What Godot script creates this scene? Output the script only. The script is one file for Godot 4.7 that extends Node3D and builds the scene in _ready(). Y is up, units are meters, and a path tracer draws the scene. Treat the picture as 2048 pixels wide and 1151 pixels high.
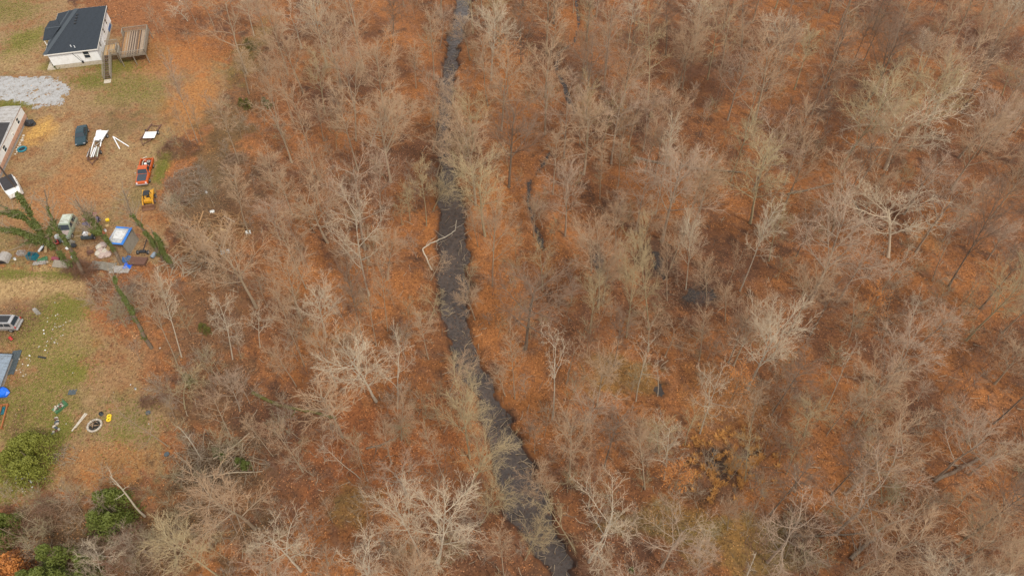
extends Node3D

# ---------------------------------------------------------------- camera geometry
const PITCH := 51.5
const FOCAL := 1400.0
const EYE := 76.0
var sp := sin(deg_to_rad(PITCH))
var cp := cos(deg_to_rad(PITCH))
var rng := RandomNumberGenerator.new()
var wob := FastNoiseLite.new()
var fine := FastNoiseLite.new()
var M := {}
var used := {}
var creek := []
var slough := []
var pools := []
var edge_poly := [PackedVector2Array(), PackedVector2Array()]
var tone_grid := PackedColorArray()
var grid0 := Vector3.ZERO
var grid_nx := 1

# ---------------------------------------------------------------- mesh building
class Shape:
	var v := PackedVector3Array()
	var n := PackedVector3Array()
	var ix := PackedInt32Array()
	func tri(a, b, c, away = null):
		var m: Vector3 = (c - a).cross(b - a)
		if m.length_squared() < 1e-16: return
		m = m.normalized()
		var k := v.size()
		if away != null and m.dot((a + b + c) / 3.0 - away) < 0:
			v.append_array(PackedVector3Array([a, c, b])); m = -m
		else:
			v.append_array(PackedVector3Array([a, b, c]))
		n.append_array(PackedVector3Array([m, m, m]))
		ix.append_array(PackedInt32Array([k, k + 1, k + 2]))
	func quad(a, b, c, d, away = null):
		tri(a, b, c, away); tri(a, c, d, away)
	func fan(ring, away):
		for k in range(1, ring.size() - 1): tri(ring[0], ring[k], ring[k + 1], away)
	func box(at: Vector3, size: Vector3, bas := Basis(), bev := 0.0):
		var h := size * 0.5
		bev = minf(bev, minf(h.x, minf(h.y, h.z)) * 0.8)
		var pt = func(sx, sy, sz, ax):
			var q := Vector3(sx * (h.x - (0.0 if ax == 0 else bev)), sy * (h.y - (0.0 if ax == 1 else bev)), sz * (h.z - (0.0 if ax == 2 else bev)))
			return at + bas * q
		for s in [-1, 1]:
			quad(pt.call(s, -1, -1, 0), pt.call(s, 1, -1, 0), pt.call(s, 1, 1, 0), pt.call(s, -1, 1, 0), at)
			quad(pt.call(-1, s, -1, 1), pt.call(1, s, -1, 1), pt.call(1, s, 1, 1), pt.call(-1, s, 1, 1), at)
			quad(pt.call(-1, -1, s, 2), pt.call(1, -1, s, 2), pt.call(1, 1, s, 2), pt.call(-1, 1, s, 2), at)
		if bev > 0.0:
			for a in [-1, 1]:
				for b in [-1, 1]:
					quad(pt.call(a, b, -1, 0), pt.call(a, b, 1, 0), pt.call(a, b, 1, 1), pt.call(a, b, -1, 1), at)
					quad(pt.call(a, -1, b, 0), pt.call(a, 1, b, 0), pt.call(a, 1, b, 2), pt.call(a, -1, b, 2), at)
					quad(pt.call(-1, a, b, 1), pt.call(1, a, b, 1), pt.call(1, a, b, 2), pt.call(-1, a, b, 2), at)
					for c in [-1, 1]: tri(pt.call(a, b, c, 0), pt.call(a, b, c, 1), pt.call(a, b, c, 2), at)
	func bar(a: Vector3, b: Vector3, w: float, t: float):      # a board from a to b
		var z := (b - a).normalized()
		var x := z.cross(Vector3.UP) if absf(z.y) < 0.98 else z.cross(Vector3.RIGHT)
		x = x.normalized()
		box((a + b) * 0.5, Vector3(w, t, a.distance_to(b)), Basis(x, z.cross(x), z), 0.0)
	func loft(rings):
		for r in range(rings.size() - 1):
			var A = rings[r]
			var B = rings[r + 1]
			var c := Vector3.ZERO
			for q in A: c += q
			for q in B: c += q
			c /= A.size() * 2.0
			for k in A.size():
				var j: int = (k + 1) % A.size()
				quad(A[k], A[j], B[j], B[k], c)
		var mid := Vector3.ZERO
		for r in rings:
			for q in r: mid += q / (r.size() * rings.size())
		fan(rings[0], mid); fan(rings[-1], mid)
	func slab(a, b, c, d, t: float):                            # a pane with thickness, outward of the face
		var m: Vector3 = (b - a).cross(c - a).normalized() * t * 0.5
		loft([[a + m, b + m, c + m, d + m], [a - m, b - m, c - m, d - m]])
	func cyl(a: Vector3, b: Vector3, r0: float, r1: float, sides := 10, caps := true):
		tube([a, b], [r0, r1], sides)
		if caps:
			var d := (b - a).normalized()
			var u := d.cross(Vector3.UP if absf(d.y) < 0.9 else Vector3.RIGHT).normalized()
			var w := d.cross(u)
			for e in [[a, r0], [b, r1]]:
				var ring := []
				for k in sides: ring.append(e[0] + (u * cos(TAU * k / sides) + w * sin(TAU * k / sides)) * e[1])
				fan(ring, (a + b) * 0.5)
	func tube(pts, radii, sides := 5):
		var cnt: int = pts.size()
		var base := v.size()
		var u := Vector3.ZERO
		for i in cnt:
			var d: Vector3 = (pts[mini(i + 1, cnt - 1)] - pts[maxi(i - 1, 0)]).normalized()
			if i == 0: u = d.cross(Vector3.UP if absf(d.y) < 0.9 else Vector3.RIGHT).normalized()
			else: u = (u - d * u.dot(d)).normalized()
			var w := d.cross(u)
			for k in sides:
				var a := TAU * k / sides
				var o := u * cos(a) + w * sin(a)
				v.append(pts[i] + o * radii[i]); n.append(o)
		for i in cnt - 1:
			for k in sides:
				var j := (k + 1) % sides
				var a := base + i * sides + k
				var b := base + i * sides + j
				var c := b + sides
				var e := a + sides
				ix.append_array(PackedInt32Array([a, c, b, a, e, c]))
	func twig(p: Vector3, q: Vector3, r: float):                # a three-sided spike
		var d := (q - p).normalized()
		var u := d.cross(Vector3.UP if absf(d.y) < 0.9 else Vector3.RIGHT).normalized()
		var w := d.cross(u)
		var b := v.size()
		for k in 3:
			var o := u * cos(TAU * k / 3.0) + w * sin(TAU * k / 3.0)
			v.append(p + o * r); n.append(o)
		v.append(q); n.append(d)
		ix.append_array(PackedInt32Array([b, b + 3, b + 1, b + 1, b + 3, b + 2, b + 2, b + 3, b]))
	func leaf(p: Vector3, nrm: Vector3, s: float, spin: float): # one bent leaf, two faces
		var u := nrm.cross(Vector3.UP if absf(nrm.y) < 0.9 else Vector3.RIGHT).normalized().rotated(nrm, spin)
		var w := nrm.cross(u)
		tri(p - u * s, p + w * s * 0.6 + nrm * s * 0.25, p + u * s); tri(p - u * s, p + u * s, p - w * s * 0.6 + nrm * s * 0.25)
	func blob(at: Vector3, rad: Vector3, rg: RandomNumberGenerator, rough := 0.2, seg := 8, rings := 5, flat := -1.0):
		var grid := []
		for i in rings + 1:
			var row := []
			var th := PI * i / rings
			for k in seg:
				var f := 1.0 + rg.randf_range(-rough, rough)
				var q := Vector3(sin(th) * cos(TAU * k / seg), cos(th), sin(th) * sin(TAU * k / seg)) * f
				q.y = maxf(q.y, flat)
				row.append(at + q * rad)
			if i == 0 or i == rings:
				for k in seg: row[k] = row[0]
			grid.append(row)
		for i in rings:
			for k in seg: quad(grid[i][k], grid[i][(k + 1) % seg], grid[i + 1][(k + 1) % seg], grid[i + 1][k], at)
	func mesh(mat: Material) -> ArrayMesh:
		var a := []
		a.resize(Mesh.ARRAY_MAX)
		a[Mesh.ARRAY_VERTEX] = v; a[Mesh.ARRAY_NORMAL] = n; a[Mesh.ARRAY_INDEX] = ix
		var m := ArrayMesh.new()
		m.add_surface_from_arrays(Mesh.PRIMITIVE_TRIANGLES, a)
		m.surface_set_material(0, mat)
		return m

# ---------------------------------------------------------------- pixel to place
func ray(px: float, py: float) -> Vector3:
	var u := (px - 1024.0) / FOCAL
	var w := (575.5 - py) / FOCAL
	return Vector3(u, -sp + w * cp, -cp - w * sp)
func gp(px: float, py: float, h := 0.0) -> Vector3:            # the point at height h seen there
	var r := ray(px, py)
	return Vector3(0, EYE, 0) + r * ((EYE - h) / -r.y)
func gr(px: float, py: float) -> Vector3:                      # on the terrain
	var p := gp(px, py)
	p.y = height(p.x, p.z)
	return p
func scale_at(p: Vector3) -> float:                            # photograph pixels per metre
	return FOCAL / ((EYE - p.y) * sp - p.z * cp)
func pix(p: Vector3) -> Vector2:
	var d := (EYE - p.y) * sp - p.z * cp
	return Vector2(1024.0 + FOCAL * p.x / d, 575.5 - FOCAL * ((p.y - EYE) * cp - p.z * sp) / d)

func seg_dist(x: float, z: float, line: Array) -> Vector2:     # distance, half width there
	var best := 1e9
	var hw := 1.0
	for i in line.size() - 1:
		var a: Vector3 = line[i]
		var b: Vector3 = line[i + 1]
		var dx := b.x - a.x
		var dz := b.y - a.y
		var t := clampf(((x - a.x) * dx + (z - a.y) * dz) / (dx * dx + dz * dz), 0, 1)
		var ex := x - a.x - dx * t
		var ez := z - a.y - dz * t
		var d := ex * ex + ez * ez
		if d < best:
			best = d; hw = lerpf(a.z, b.z, t)
	return Vector2(sqrt(best), hw)

func height(x: float, z: float) -> float:
	var y := wob.get_noise_2d(x, z) * 0.28
	var yard := smoothstep(-22.0, -34.0, x) * 0.8
	y *= 1.0 - yard
	y *= smoothstep(112.0, 95.0, absf(x)) * smoothstep(-150.0, -135.0, z)
	if x > -22.0 and x < 22.0:
		var c := seg_dist(x, z, creek)
		var e := c.x + wob.get_noise_2d(x * 4.0, z * 4.0) * 1.0 + fine.get_noise_2d(x * 3.0, z * 3.0) * 0.5
		if e < c.y + 1.0:
			y = lerpf(y, -1.35, smoothstep(c.y + 0.9, c.y - 0.6, e))
		for s in slough:
			var q := seg_dist(x, z, s)
			var f := q.x + wob.get_noise_2d(x * 7.0, z * 7.0) * 0.35
			if f < q.y + 0.8: y = minf(y, lerpf(y, -0.55, smoothstep(q.y + 0.5, q.y - 0.3, f)))
	for p in pools:
		var d := Vector2((x - p.x) / p.rx, (z - p.z) / p.rz).length() + wob.get_noise_2d(x * 9.0, z * 9.0) * 0.9
		if d < 1.5: y = minf(y, lerpf(y, -0.5, smoothstep(1.4, 0.7, d)))
	return y

# ---------------------------------------------------------------- naming
func numbered(called: String) -> String:
	if not used.has(called):
		used[called] = 0
		return called
	used[called] += 1
	return "%s_%03d" % [called, used[called]]
func tag(o: Node, label: String, category := "", group := "", kind := ""):
	if label: o.set_meta("label", label)
	if category: o.set_meta("category", category)
	if group: o.set_meta("group", group)
	if kind: o.set_meta("kind", kind)
func thing(called: String, label: String, category: String, at: Vector3, turn := 0.0, group := "") -> Node3D:
	var o := Node3D.new()
	o.name = numbered(called)
	add_child(o)
	o.position = at; o.rotation.y = turn
	tag(o, label, category, group)
	return o
func part(parent: Node, called: String, s: Shape, mat: Material, kind := "") -> MeshInstance3D:
	var o := MeshInstance3D.new()
	o.name = called
	o.mesh = s.mesh(mat)
	parent.add_child(o, true)
	if kind: o.set_meta("kind", kind)
	return o
func copy_of(parent: Node, called: String, mesh: Mesh, xf: Transform3D, mat: Material = null) -> MeshInstance3D:
	var o := MeshInstance3D.new()
	o.name = called
	o.mesh = mesh
	o.transform = xf
	if mat: o.material_override = mat
	parent.add_child(o, true)
	return o
func single(called: String, s: Shape, mat: Material, label: String, category: String, at := Vector3.ZERO, turn := 0.0, group := "") -> MeshInstance3D:
	var o := part(self, numbered(called), s, mat)
	o.position = at; o.rotation.y = turn
	tag(o, label, category, group)
	return o
func towards(a: Vector3, b: Vector3) -> float:                 # turn that points local -z from a to b
	return atan2(-(b.x - a.x), -(b.z - a.z))

# ---------------------------------------------------------------- materials
func mat(called: String, r: float, g: float, b: float, rough := 0.85, metal := 0.0, grain := "", tile := 0.5) -> StandardMaterial3D:
	var m := StandardMaterial3D.new()
	m.albedo_color = Color(r, g, b).linear_to_srgb()
	m.roughness = rough; m.metallic = metal
	if grain:
		m.albedo_texture = M["tex_" + grain]
		m.uv1_triplanar = true
		m.uv1_world_triplanar = true
		m.uv1_scale = Vector3.ONE * tile
	M[called] = m
	return m
func grain_tex(called: String, size: int, noises: Array, lo: Color, mid: Color, hi: Color):
	var bytes := []
	var wts := []
	for e in noises:
		var f := FastNoiseLite.new()
		f.seed = e[0]; f.noise_type = e[1]; f.frequency = e[2]
		if e.size() > 4: f.cellular_return_type = FastNoiseLite.RETURN_CELL_VALUE
		if e[1] != FastNoiseLite.TYPE_CELLULAR: f.fractal_octaves = 4
		bytes.append(f.get_seamless_image(size, size, false, false, 0.08).get_data()); wts.append(e[3])
	var out := PackedByteArray()
	out.resize(size * size * 3)
	var table := PackedByteArray()
	for k in 256:
		var t := k / 255.0
		var c := lo.lerp(mid, t * 2.0) if t < 0.5 else mid.lerp(hi, t * 2.0 - 1.0)
		table.append_array(PackedByteArray([int(c.r * 255), int(c.g * 255), int(c.b * 255)]))
	var nn := bytes.size()
	for i in size * size:
		var s := 0.0
		for k in nn: s += bytes[k][i] * wts[k]
		var t := clampi(int(s), 0, 255) * 3
		out[i * 3] = table[t]; out[i * 3 + 1] = table[t + 1]; out[i * 3 + 2] = table[t + 2]
	var img := Image.create_from_data(size, size, false, Image.FORMAT_RGB8, out)
	img.generate_mipmaps()
	M["tex_" + called] = ImageTexture.create_from_image(img)

func make_materials():
	var SX := FastNoiseLite.TYPE_SIMPLEX_SMOOTH
	var CE := FastNoiseLite.TYPE_CELLULAR
	grain_tex("litter", 1024, [[3, CE, 0.11, 0.55, 1], [4, CE, 0.05, 0.25, 1], [5, SX, 0.02, 0.3]], Color(0.22, 0.17, 0.15), Color(0.80, 0.76, 0.73), Color(1.0, 1.0, 1.0))
	grain_tex("bark", 256, [[7, SX, 0.06, 0.7], [8, SX, 0.012, 0.4]], Color(0.5, 0.48, 0.46), Color(0.85, 0.84, 0.82), Color(1, 1, 1))
	grain_tex("dirt", 256, [[9, SX, 0.05, 0.6], [10, SX, 0.01, 0.5]], Color(0.6, 0.55, 0.5), Color(0.9, 0.88, 0.86), Color(1, 1, 1))
	grain_tex("gravel", 256, [[12, CE, 0.16, 0.8, 1], [13, SX, 0.01, 0.3]], Color(0.55, 0.55, 0.56), Color(0.85, 0.85, 0.85), Color(1, 1, 1))
	grain_tex("smudge", 256, [[14, SX, 0.03, 0.6], [15, SX, 0.008, 0.5]], Color(0.86, 0.85, 0.83), Color(0.96, 0.96, 0.95), Color(1, 1, 1))
	mat("ground", 1, 1, 1, 0.95, 0, "litter", 1.0 / 13.0)
	M.ground.vertex_color_use_as_albedo = true
	mat("leaf", 1, 1, 1, 0.9)
	M.leaf.vertex_color_use_as_albedo = true
	mat("water", 0.098, 0.070, 0.054, 0.09, 0, "bark", 0.10)
	mat("pool_water", 0.055, 0.042, 0.033, 0.2, 0, "dirt", 0.3)
	var rip := FastNoiseLite.new()
	rip.seed = 17; rip.frequency = 0.05; rip.fractal_octaves = 4
	var rimg := rip.get_seamless_image(256, 256)
	rimg.bump_map_to_normal_map(4.0)
	for k in ["water", "pool_water"]:
		M[k].normal_enabled = true
		M[k].normal_texture = ImageTexture.create_from_image(rimg)
		M[k].normal_scale = 0.6
	mat("bark_tan", 0.46, 0.355, 0.245, 0.9, 0, "bark", 0.6)
	mat("bark_pale", 0.64, 0.56, 0.44, 0.85, 0, "bark", 0.5)
	mat("bark_dark", 0.24, 0.18, 0.13, 0.92, 0, "bark", 0.6)
	mat("bark_olive", 0.46, 0.38, 0.23, 0.9, 0, "bark", 0.6)
	mat("bark_mauve", 0.45, 0.35, 0.26, 0.9, 0, "bark", 0.6)
	mat("bark_rust", 0.30, 0.16, 0.10, 0.9, 0, "bark", 0.6)
	for k in [["tan", 0.43, 0.285, 0.17], ["pale", 0.54, 0.43, 0.30], ["dark", 0.24, 0.15, 0.095], ["olive", 0.43, 0.325, 0.178], ["mauve", 0.415, 0.29, 0.197]]: mat("twig_" + k[0], k[1], k[2], k[3], 0.9)
	mat("bramble", 0.33, 0.215, 0.135, 0.9)
	mat("dead_wood", 0.52, 0.42, 0.30, 0.9, 0, "bark", 0.7)
	mat("split_wood", 0.46, 0.27, 0.13, 0.9, 0, "bark", 0.9)
	mat("moss", 0.16, 0.15, 0.03, 0.95, 0, "bark", 0.9)
	mat("ivy", 0.082, 0.10, 0.015, 0.6)
	mat("cedar", 0.105, 0.125, 0.016, 0.7)
	mat("boxwood", 0.175, 0.18, 0.022, 0.7)
	mat("copper_leaf", 0.50, 0.20, 0.05, 0.8)
	mat("sedge", 0.52, 0.26, 0.075, 0.85)
	mat("grass_green", 0.20, 0.195, 0.035, 0.8)
	mat("grass_tan", 0.38, 0.25, 0.12, 0.85)
	for k in ["ivy", "cedar", "boxwood", "copper_leaf", "sedge", "grass_green", "grass_tan"]:
		M[k].backlight_enabled = true
		M[k].backlight = M[k].albedo_color * 0.5
	mat("shingle", 0.032, 0.042, 0.055, 0.9, 0, "gravel", 0.5)
	mat("shingle_edge", 0.055, 0.066, 0.076, 0.9)
	mat("vinyl", 0.82, 0.82, 0.82, 0.6, 0, "smudge", 0.15)
	mat("block", 0.55, 0.50, 0.40, 0.9, 0, "dirt", 0.7)
	mat("trim", 0.75, 0.72, 0.66, 0.7)
	mat("glass", 0.03, 0.04, 0.05, 0.06)
	mat("black", 0.02, 0.02, 0.022, 0.6)
	mat("rubber", 0.025, 0.025, 0.027, 0.85)
	mat("blue_paint", 0.05, 0.13, 0.30, 0.5)
	mat("deck_grey", 0.36, 0.31, 0.25, 0.9, 0, "bark", 0.9)
	mat("plank_a", 0.20, 0.13, 0.09, 0.9, 0, "bark", 0.8)
	mat("plank_b", 0.48, 0.36, 0.26, 0.9, 0, "bark", 0.8)
	mat("plank_c", 0.46, 0.26, 0.12, 0.9, 0, "bark", 0.8)
	mat("plank_d", 0.13, 0.085, 0.065, 0.9, 0, "bark", 0.8)
	mat("lumber", 0.62, 0.42, 0.20, 0.85, 0, "bark", 0.8)
	mat("orange_lumber", 0.50, 0.18, 0.06, 0.85, 0, "bark", 0.8)
	mat("concrete", 0.58, 0.52, 0.42, 0.9, 0, "dirt", 0.6)
	mat("gravel", 0.43, 0.435, 0.44, 0.95, 0, "dirt", 0.23)
	mat("roof_metal", 0.48, 0.47, 0.46, 0.5, 0.1, "dirt", 0.3)
	mat("roof_tar", 0.045, 0.042, 0.045, 0.85, 0, "dirt", 0.5)
	mat("white", 0.80, 0.80, 0.79, 0.55, 0, "smudge", 0.5)
	mat("bright_white", 0.82, 0.82, 0.82, 0.5)
	mat("pink_band", 0.62, 0.38, 0.27, 0.7, 0, "dirt", 0.4)
	mat("skirt", 0.42, 0.40, 0.38, 0.8, 0, "dirt", 0.6)
	mat("teal_car", 0.035, 0.075, 0.095, 0.25, 0.3, "dirt", 0.8)
	mat("silver_car", 0.55, 0.56, 0.58, 0.3, 0.4, "dirt", 0.8)
	mat("orange_car", 0.62, 0.12, 0.02, 0.35, 0, "dirt", 0.8)
	mat("hood_black", 0.05, 0.065, 0.085, 0.35, 0, "dirt", 0.8)
	mat("chrome", 0.6, 0.6, 0.6, 0.25, 0.8)
	mat("rim", 0.45, 0.45, 0.46, 0.4, 0.5)
	mat("yellow", 0.72, 0.36, 0.02, 0.5, 0, "dirt", 0.8)
	mat("toy_yellow", 0.85, 0.55, 0.01, 0.5)
	mat("rust", 0.17, 0.085, 0.06, 0.9, 0, "dirt", 1.0)
	mat("bucket", 0.24, 0.12, 0.065, 0.85, 0, "dirt", 0.8)
	mat("red", 0.55, 0.03, 0.02, 0.5, 0, "dirt", 0.8)
	mat("brick_red", 0.42, 0.10, 0.05, 0.7)
	mat("tarp_blue", 0.02, 0.17, 0.55, 0.5)
	mat("tarp_bright", 0.01, 0.14, 0.70, 0.45)
	mat("tarp_silver", 0.50, 0.53, 0.55, 0.45, 0.1, "dirt", 0.4)
	mat("tarp_white", 0.72, 0.75, 0.76, 0.5, 0, "dirt", 0.4)
	mat("mesh_grey", 0.27, 0.25, 0.21, 0.9, 0, "dirt", 0.6)
	mat("teal", 0.02, 0.22, 0.30, 0.5, 0, "dirt", 0.8)
	mat("sage", 0.36, 0.44, 0.33, 0.5, 0, "dirt", 0.4)
	mat("pale_sage", 0.62, 0.68, 0.58, 0.45, 0, "dirt", 0.4)
	mat("pink", 0.46, 0.17, 0.18, 0.6, 0, "dirt", 0.8)
	mat("violet", 0.16, 0.14, 0.26, 0.5, 0, "dirt", 0.8)
	mat("bag", 0.55, 0.44, 0.40, 0.75, 0, "dirt", 0.6)
	mat("bag_pale", 0.62, 0.57, 0.48, 0.75, 0, "dirt", 0.6)
	mat("maroon", 0.22, 0.04, 0.06, 0.6)
	mat("slate", 0.085, 0.11, 0.125, 0.75, 0, "dirt", 0.6)
	mat("blue_roof", 0.27, 0.34, 0.42, 0.5, 0.1, "dirt", 0.25)
	mat("stone", 0.52, 0.48, 0.42, 0.9, 0, "dirt", 1.0)
	mat("ash", 0.03, 0.027, 0.024, 0.95, 0, "dirt", 1.0)
	mat("sawdust", 0.68, 0.40, 0.10, 0.95, 0, "dirt", 0.6)
	mat("pole", 0.07, 0.055, 0.045, 0.9)
	mat("green_plastic", 0.06, 0.16, 0.07, 0.6)

# ---------------------------------------------------------------- ground
func inside(poly: PackedVector2Array, x: float, z: float) -> bool:
	return Geometry2D.is_point_in_polygon(Vector2(x, z), poly)
func world_poly(pts: Array) -> PackedVector2Array:
	var o := PackedVector2Array()
	for p in pts:
		var q := gp(p[0], p[1])
		o.append(Vector2(q.x, q.z))
	return o
func in_yard(x: float, z: float) -> bool:
	return x < -22.0 and (inside(edge_poly[0], x, z) or inside(edge_poly[1], x, z))

func build_ground():
	edge_poly[0] = world_poly([[-260, -60], [120, -10], [300, 80], [330, 95], [420, 105], [452, 140], [458, 195], [425, 240], [345, 275], [330, 340], [318, 420], [330, 470], [310, 530], [-260, 530]])
	edge_poly[1] = world_poly([[-260, 530], [150, 545], [215, 620], [270, 720], [330, 800], [345, 870], [335, 950], [240, 965], [130, 985], [60, 1010], [-200, 1010]])
	var x0 := -118.0
	var z0 := -152.0
	var st := 0.46
	var nx := 514
	var nz := 325
	var V := PackedVector3Array()
	var N := PackedVector3Array()
	var C := PackedColorArray()
	var I := PackedInt32Array()
	V.resize(nx * nz); N.resize(nx * nz); C.resize(nx * nz)
	var low := FastNoiseLite.new()
	low.seed = 21; low.frequency = 0.045; low.fractal_octaves = 4
	var mid := FastNoiseLite.new()
	mid.seed = 22; mid.frequency = 0.16; mid.fractal_octaves = 4
	var hi := FastNoiseLite.new()
	hi.seed = 23; hi.frequency = 0.5; hi.fractal_octaves = 3
	var litter := Color(0.345, 0.142, 0.046)
	var orange := Color(0.51, 0.21, 0.06)
	var brown := Color(0.21, 0.096, 0.046)
	var dusk := Color(0.31, 0.165, 0.092)
	var tan := Color(0.41, 0.275, 0.135)
	var mud := Color(0.075, 0.045, 0.032)
	var edge := PackedFloat32Array()
	edge.resize(nx * nz)
	for j in nz:
		var z := z0 + j * st
		for i in nx:
			var x := x0 + i * st
			var k := j * nx + i
			var y := height(x, z)
			V[k] = Vector3(x, y, z)
			var a := low.get_noise_2d(x, z)
			var b := mid.get_noise_2d(x, z)
			var c := hi.get_noise_2d(x, z)
			edge[k] = b * 0.55 + c * 0.45
			var col := litter.lerp(orange, clampf(a * 1.3 + b * 0.9 + 0.1, 0, 1)).lerp(brown, clampf(-a * 1.5 - b * 1.4 + c * 0.8 - 0.06, 0, 1)).lerp(Color(0.12, 0.062, 0.036), clampf(b * 1.6 - c * 1.4 - a * 0.9 - 0.34, 0, 0.85)).lerp(dusk, clampf(c * 1.2 + a * 0.5 - 0.1, 0, 0.8))
			if x < -20.0:
				var q := Vector2(x + b * 4.0, z + c * 4.0)
				if in_yard(q.x, q.y):
					col = tan.lerp(litter, clampf(-0.05 + b * 1.2 + c, 0, 0.6)).lerp(Color(0.23, 0.19, 0.06), clampf(a * 1.5 - c * 0.9 - 0.05, 0, 0.75))
			if y < -0.3: col = col.lerp(mud, clampf((-0.3 - y) * 3.0, 0, 1))
			C[k] = col
	# patches seen on the ground: x, y, half width, half depth (photograph), colour, strength
	var gold := Color(0.52, 0.245, 0.075)
	var clay := Color(0.48, 0.22, 0.075)
	var olive := Color(0.27, 0.225, 0.06)
	var green := Color(0.235, 0.235, 0.028)
	var straw := Color(0.54, 0.38, 0.18)
	var umber := Color(0.16, 0.075, 0.04)
	var wet := Color(0.085, 0.058, 0.042)
	for p in [
		[130, 400, 95, 45, clay, 0.75], [70, 440, 80, 30, clay, 0.45], [160, 330, 40, 40, clay, 0.5], [300, 440, 50, 30, clay, 0.6], [190, 500, 70, 25, Color(0.36, 0.24, 0.14), 0.7],
		[385, 205, 62, 60, gold, 0.95], [330, 110, 90, 45, orange, 0.6], [270, 20, 130, 40, Color(0.38, 0.16, 0.06), 0.8], [400, 110, 60, 40, orange, 0.7], [300, 300, 60, 60, straw, 0.35],
		[45, 85, 36, 24, green, 0.75], [20, 20, 60, 25, olive, 0.6], [225, 132, 60, 12, green, 0.7], [255, 175, 70, 30, olive, 0.7], [180, 160, 40, 12, olive, 0.7], [110, 130, 30, 10, green, 0.7], [305, 200, 30, 40, olive, 0.4],
		[325, 335, 14, 28, green, 0.8], [30, 208, 40, 8, green, 0.7], [50, 115, 45, 25, straw, 0.5], [80, 264, 34, 26, Color(0.66, 0.38, 0.10), 0.7], [80, 262, 20, 16, Color(0.74, 0.46, 0.13), 0.9], [240, 240, 80, 25, brown, 0.35], [125, 270, 30, 20, straw, 0.4],
		[60, 565, 120, 34, straw, 0.9], [20, 545, 60, 12, olive, 0.8], [130, 545, 50, 14, olive, 0.7], [130, 622, 42, 26, green, 0.95], [95, 600, 30, 12, olive, 0.6], [80, 665, 80, 55, olive, 0.85], [130, 735, 46, 34, green, 0.95], [155, 745, 30, 20, green, 0.8],
		[60, 810, 80, 80, olive, 0.85], [20, 950, 70, 60, green, 0.7], [120, 855, 25, 30, green, 0.7], [120, 700, 80, 50, olive, 0.7], [270, 850, 70, 50, tan, 0.7], [255, 850, 40, 30, olive, 0.45], [235, 610, 50, 60, Color(0.42, 0.16, 0.05), 0.9], [260, 720, 60, 60, Color(0.40, 0.22, 0.10), 0.6], [230, 920, 110, 34, Color(0.46, 0.20, 0.06), 0.6], [200, 960, 80, 20, orange, 0.6], [140, 680, 40, 40, straw, 0.3],
		[20, 640, 55, 40, umber, 0.6], [40, 835, 16, 30, umber, 0.6], [120, 505, 120, 14, clay, 0.5],
		[440, 430, 80, 130, Color(0.20, 0.125, 0.062), 0.65], [420, 620, 110, 100, Color(0.20, 0.115, 0.055), 0.6], [430, 790, 100, 90, Color(0.18, 0.105, 0.05), 0.65], [420, 1000, 140, 110, Color(0.19, 0.115, 0.055), 0.65], [120, 1060, 150, 60, Color(0.19, 0.125, 0.055), 0.7], [480, 180, 50, 120, Color(0.22, 0.13, 0.06), 0.5],
		[1010, 165, 60, 70, orange, 0.9], [985, 470, 55, 150, orange, 0.85], [1000, 630, 60, 90, orange, 0.8], [800, 590, 70, 50, orange, 0.6], [585, 555, 60, 50, orange, 0.8], [1320, 385, 90, 55, orange, 0.7], [1045, 760, 60, 60, orange, 0.7], [650, 720, 60, 50, orange, 0.6], [770, 900, 170, 120, Color(0.42, 0.155, 0.05), 0.7], [1720, 1010, 50, 40, gold, 0.6], [1450, 790, 90, 60, gold, 0.55], [1430, 880, 60, 30, gold, 0.5], [1240, 90, 60, 60, orange, 0.5], [860, 470, 12, 70, orange, 0.9], [1990, 600, 80, 40, orange, 0.5], [1850, 470, 40, 30, gold, 0.5], [1150, 60, 50, 60, orange, 0.6],
		[1350, 95, 130, 60, umber, 0.55], [1400, 160, 90, 50, umber, 0.5], [1270, 240, 30, 40, umber, 0.8], [1970, 80, 80, 70, umber, 0.6], [1360, 580, 130, 70, umber, 0.75], [1320, 520, 40, 60, wet, 0.7], [1600, 1085, 60, 70, wet, 0.8], [1540, 1130, 60, 50, umber, 0.6], [560, 640, 60, 60, umber, 0.5], [530, 850, 90, 50, umber, 0.7], [440, 920, 110, 60, Color(0.14, 0.085, 0.04), 0.8], [300, 1070, 190, 80, Color(0.17, 0.105, 0.045), 0.8], [440, 290, 60, 90, Color(0.19, 0.13, 0.05), 0.7], [400, 380, 60, 80, Color(0.21, 0.14, 0.07), 0.6], [640, 60, 60, 30, umber, 0.5], [610, 200, 60, 60, umber, 0.4],
		[1340, 1040, 130, 40, olive, 0.45], [1480, 1090, 110, 60, olive, 0.5], [1250, 750, 90, 50, olive, 0.4], [500, 100, 30, 60, olive, 0.5], [1600, 640, 60, 60, umber, 0.45], [1680, 690, 60, 40, umber, 0.5], [700, 1010, 60, 40, olive, 0.4], [1900, 340, 90, 60, umber, 0.35], [1100, 1060, 30, 30, umber, 0.5], [1880, 1040, 150, 60, brown, 0.4],
		[1195, 520, 20, 30, wet, 0.8], [1395, 590, 50, 24, wet, 0.8], [1450, 925, 80, 50, wet, 0.85], [1420, 985, 60, 30, wet, 0.6], [990, 735, 26, 16, umber, 0.8], [1080, 430, 18, 60, umber, 0.5], [1140, 160, 26, 90, umber, 0.5]]:
		var q := gp(p[0], p[1])
		var sc := scale_at(q)
		var rx: float = p[2] / sc
		var el: float = -ray(p[0], p[1]).normalized().y
		var rz: float = p[3] / (sc * el)
		var i0 := maxi(0, int((q.x - rx * 1.5 - x0) / st))
		var i1 := mini(nx - 1, int((q.x + rx * 1.5 - x0) / st))
		var j0 := maxi(0, int((q.z - rz * 1.5 - z0) / st))
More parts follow.
